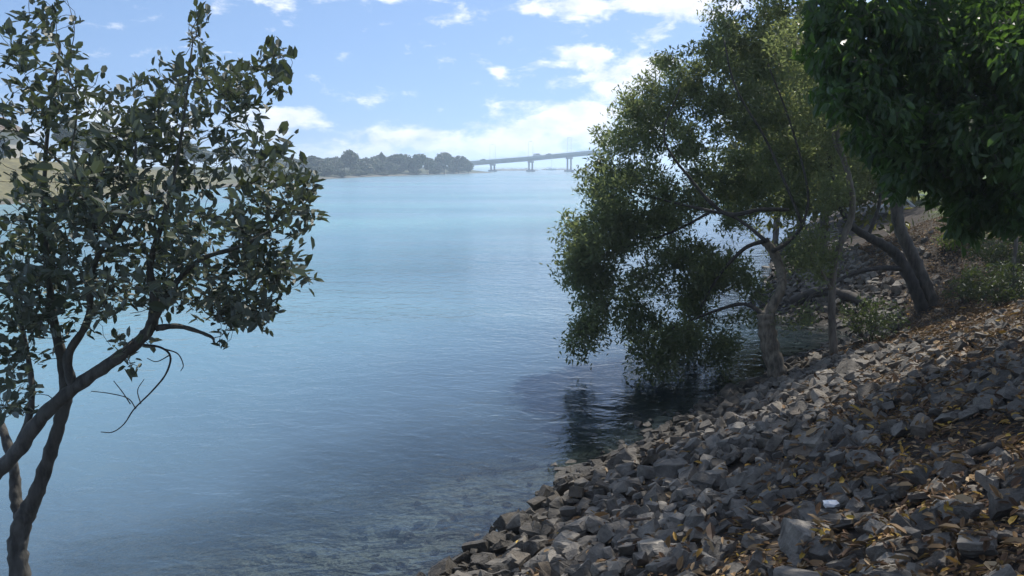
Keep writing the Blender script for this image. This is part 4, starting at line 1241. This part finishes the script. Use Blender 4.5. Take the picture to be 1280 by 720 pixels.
# pale house at the far edge of the grassy bank
hx, hy = -62.5, 88.0
hz = float(far_height(np.array([hx]), np.array([hy]))[0])
house = empty('house', (hx, hy, hz), 'pale rendered house with tan sheet roof on the grassy bank', 'house')
Bag().box((hx, hy, hz + 1.4), (9, 7, 3.2)).obj('wall', M_HOUSE, house)
rb = Bag(); o_ = np.array([(0, -4.1, 0), (0, 4.1, 0), (0, 0, 1.5)]) + (hx, hy, hz + 3.01)
rb.prism(o_, np.array((-5, 0, 0)), np.array((5, 0, 0))); rb.obj('roof', M_ROOF, house)
for wx in (-2.6, 0.2, 3.0):
    f_ = Bag().box((hx + wx, hy - 3.52, hz + 1.7), (1.3, .10, 1.3)).obj('window', M_WHITE, house)
    Bag().box((hx + wx, hy - 3.58, hz + 1.7), (1.1, .04, 1.1)).obj('pane', M_GLASS, house)
Bag().box((hx + 4.52, hy, hz + 1.2), (.08, 1.0, 2.2)).obj('door', M_GLASS, house)

# ------------------------------------------------------------------ bridge
BD = 450.0
def bx_(p_): return (p_ - 640) / F_PX * BD
zx = np.array([bx_(p_) for p_ in (560, 590, 616, 663, 710, 740, 800, 860, 960, 1060)])
zz_ = np.array([CAM_Z + (207 - y_) / F_PX * BD for y_ in (204.5, 202.6, 200.6, 197, 192.6, 190, 187.5, 186.5, 189, 194)])
SL = -.16                                        # the bridge runs slightly askew to the view
def dz(x): return np.interp(x, zx, zz_)
bridge = empty('bridge', (bx_(575), BD, 0), 'long low concrete road bridge on paired columns across the river mouth', 'bridge')
xs = np.linspace(zx[0], zx[-1], 60)
def strip(y0, y1, z0, z1, name, mat, parent=bridge):
    V_ = []
    for x in xs:
        yb = BD + SL * (x - bx_(663))
        V_ += [(x, yb + y0, dz(x) + z0), (x, yb + y1, dz(x) + z0), (x, yb + y1, dz(x) + z1), (x, yb + y0, dz(x) + z1)]
    n = len(xs); F_ = []
    for i in range(n - 1):
        for k in range(4): F_.append((i * 4 + k, i * 4 + (k + 1) % 4, (i + 1) * 4 + (k + 1) % 4, (i + 1) * 4 + k))
    F_ += [(3, 2, 1, 0), ((n - 1) * 4, (n - 1) * 4 + 1, (n - 1) * 4 + 2, (n - 1) * 4 + 3)]
    return Bag().add(V_, F_).obj(name, mat, parent)
strip(-6.0, 6.0, -.75, -.2, 'deck', M_CONC2)
for yy in (-4.2, -1.4, 1.4, 4.2): strip(yy - .3, yy + .3, -2.1, -.752, 'girder', M_CONC2)
for yy in (-6.0, 5.75): strip(yy, yy + .25, -.198, .55, 'parapet', M_CONC2)
strip(-6.0, -5.93, .9, 1.0, 'handrail', M_STEEL)
PX_ = [616, 663, 710, 757, 804, 851, 898, 945, 992]
for p_ in PX_:
    x = bx_(p_); yb = BD + SL * (x - bx_(663)); zt_ = float(dz(x)) - 2.1
    cap = Bag().box((x, yb, .35), (5.0, 13, 1.3)).obj('pile_cap', M_CONC2, bridge)
    Bag().box((x, yb, zt_ - .5), (3.4, 11.4, .95)).obj('crosshead', M_CONC2, bridge)
    for sx in (-1.0, 1.0):
        Bag().tube([(x + sx, yb, .9), (x + sx, yb, zt_ - .9)], .5, 12).obj('column', M_CONC2, bridge)
Bag().box((bx_(578), BD + 2.5, 2.6), (9, 12, 4.0)).obj('abutment', M_CONC2, bridge)
# lamp posts, a pair above each pier
POST = Bag().tube([(0, 0, 0), (0, 0, 8.6)], np.array((.085, .06)), 8).mesh('pole', M_STEEL)
ARM = Bag().tube(smooth_line([(0, 0, 8.4), (.1, 0, 8.9), (.7, 0, 9.05), (1.5, 0, 9.1)], 4), .05, 6).mesh('arm', M_STEEL)
HEADM = Bag().box((1.7, 0, 9.08), (.75, .3, .14)).mesh('lamp_head', M_STEEL)
for p_ in PX_[:3]:
    x = bx_(p_)
    for side, ox, lab in ((-1, -1.45, 'west'), (1, 1.45, 'east')):
        yb = BD + SL * (x - bx_(663))
        nm = {616: 'first pier from the wooded spit', 663: 'second pier from the wooded spit', 710: 'third pier from the wooded spit'}.get(p_, 'piers hidden by the mangrove')
        r_ = empty('street_lamp', (x + ox, yb + side * 5.6, float(dz(x)) + .1), ('near side' if side < 0 else 'far side') + ' lamp post on the bridge above the ' + nm, 'street lamp', 'lamp posts on the bridge', 0 if side < 0 else math.pi)
        for nm_, me_ in (('pole', POST), ('arm', ARM), ('lamp_head', HEADM)):
            o = bpy.data.objects.new(nm_, me_); COL.objects.link(o); o.parent = r_


def car(p_, y_off, body, label, van=False):
    x = bx_(p_); z = float(dz(x)) - .2; y = BD + SL * (x - bx_(663)) + y_off
    root = empty('car', (x, y, z), label, 'van' if van else 'car', 'vehicles crossing the bridge')
    L_ = 2.4 if van else 2.1
    prof = [(-L_, .35), (-L_, 1.0), (-L_ * .9, 2.0), (L_ * .45, 2.05), (L_ * .8, 1.2), (L_, 1.0), (L_, .35)] if van else [(-L_, .35), (-L_, .95), (-L_ * .6, 1.0), (-L_ * .35, 1.45), (L_ * .3, 1.45), (L_ * .55, 1.0), (L_, .85), (L_, .35)]
    Bag().prism(np.array([(x + a, y - .85, z + b) for a, b in prof]), np.zeros(3), np.array((0, 1.7, 0))).obj('body', body, root)
    Bag().box((x + (.1 if van else -.05), y - .86, z + (1.6 if van else 1.22)), (L_ * (.9 if van else .6), .04, .32)).obj('window', M_GLASS, root)
    for a in (-.62, .62):
        for b in (-.8, .8):
            Bag().tube([(x + a * L_, y + b - .1, z + .34), (x + a * L_, y + b + .1, z + .34)], .33, 12).obj('wheel', M_TYRE, root)


car(605, -3, M_CARD, 'dark car at the low end of the bridge')
car(671, -3, M_CARW, 'pale van on the bridge just past the second pier', True)
car(686, 2, M_CARD, 'dark car ahead of the pale van on the bridge')

# breakwater, sandbar and sailing boat beyond
def mound(name, a, b, wdt, hgt, mat, label):
    n = 40; V_, F_ = [], []
    a, b = np.array(a, float), np.array(b, float); dr = (b - a) / np.linalg.norm(b - a); pr_ = np.array((-dr[1], dr[0]))
    g = np.random.default_rng(len(label))
    prof = [(-1, -.4), (-.75, .35), (-.35, .85), (.0, 1), (.4, .8), (.8, .3), (1, -.4)]
    for i in range(n):
        f_ = i / (n - 1); e_ = min(1, 6 * f_, 6 * (1 - f_)) ** .5
        for u, v in prof:
            q = a + (b - a) * f_ + pr_ * u * wdt * e_ * (1 + .1 * g.normal())
            V_.append((q[0], q[1], v * hgt * (e_ if v > 0 else 1) * (1 + .15 * g.normal())))
    k = len(prof)
    for i in range(n - 1):
        for j in range(k - 1): F_.append((i * k + j, (i + 1) * k + j, (i + 1) * k + j + 1, i * k + j + 1))
    return tag(Bag().add(V_, F_).obj(name, mat, None, True), label, None, None, 'structure')


M_BW = plain('breakwater rock', (.17, .165, .155), .9, .35, .4)
mound('breakwater_terrain', (-16, 520), (19, 540), 5, 1.4, M_BW, 'low rock breakwater behind the bridge columns')
mound('breakwater_terrain', (22, 600), (48, 610), 5, 1.2, M_BW, 'low rock wall under the sailing boat beyond the bridge')
mound('sandbar_terrain', (46, 430), (80, 440), 8, .9, plain('pale sand', (.48, .42, .32), .9, .1, .3), 'pale sandbar below the bridge')
bX, bY = (688 - 640) / F_PX * 580, 580.0
boat = empty('sailboat', (bX, bY, 0), 'small white sailing boat moored beyond the bridge with bare mast', 'sailboat')
bm_ = Bag(); secs = []
for f_ in np.linspace(0, 1, 9):
    wd_ = 1.4 * math.sin(math.pi * min(1, f_ * .75 + .25)) ** .7 * (1 if f_ < .98 else .1); xx = -4 + 8 * f_
    secs.append([(xx, -wd_, 1.0 + .25 * f_), (xx, -wd_ * .6, .05), (xx, 0, -.35), (xx, wd_ * .6, .05), (xx, wd_, 1.0 + .25 * f_)])
Vb = np.array(secs).reshape(-1, 3) + (bX, bY, 0); Fb = []
for i in range(8):
    for j in range(4): Fb.append((i * 5 + j, (i + 1) * 5 + j, (i + 1) * 5 + j + 1, i * 5 + j + 1))
    Fb.append((i * 5 + 4, (i + 1) * 5 + 4, (i + 1) * 5, i * 5))
bm_.add(Vb, Fb, [(0, 1, 2, 3, 4)]).obj('hull', M_HULL, boat)
Bag().box((bX - .4, bY, 1.45), (2.8, 1.5, .7)).obj('cabin', M_WHITE, boat)
Bag().tube([(bX + .6, bY, 1), (bX + .6, bY, 8.6)], .09, 6).obj('mast', M_STEEL, boat)
Bag().tube([(bX + .6, bY, 2.3), (bX - 3.0, bY, 2.4)], .16, 6).obj('boom', M_HULL, boat)
Bag().tube([(bX + 3.9, bY, 1.2), (bX + .6, bY, 8.4)], .03, 4).obj('forestay', M_STEEL, boat)
# channel buoy
cbx, cby = (733 - 640) / F_PX * 420, 420.0
buoy = Bag().tube([(cbx, cby, -.3), (cbx, cby, .5), (cbx, cby, .9), (cbx, cby, 1.9), (cbx, cby, 2.1)], np.array((.7, .75, .35, .22, .05)), 10).obj('buoy', M_CARD, None, True)
tag(buoy, 'small dark channel buoy floating before the bridge', 'buoy')

# ------------------------------------------------------------------ haze over the river
M_HAZE = bpy.data.materials.new('haze'); M_HAZE.use_nodes = True
nt = M_HAZE.node_tree; nt.nodes.clear()
ho = nt.nodes.new('ShaderNodeOutputMaterial'); pv = nt.nodes.new('ShaderNodeVolumePrincipled')
pv.inputs['Density'].default_value = .0010; pv.inputs['Color'].default_value = (.78, .88, 1.0, 1); pv.inputs['Anisotropy'].default_value = .3
nt.links.new(pv.outputs[0], ho.inputs['Volume'])
haze = Bag().box((0, 0, 10.5), (9200, 9200, 31)).obj('haze', M_HAZE)
tag(haze, 'pale sea haze over the river', None, None, 'stuff')
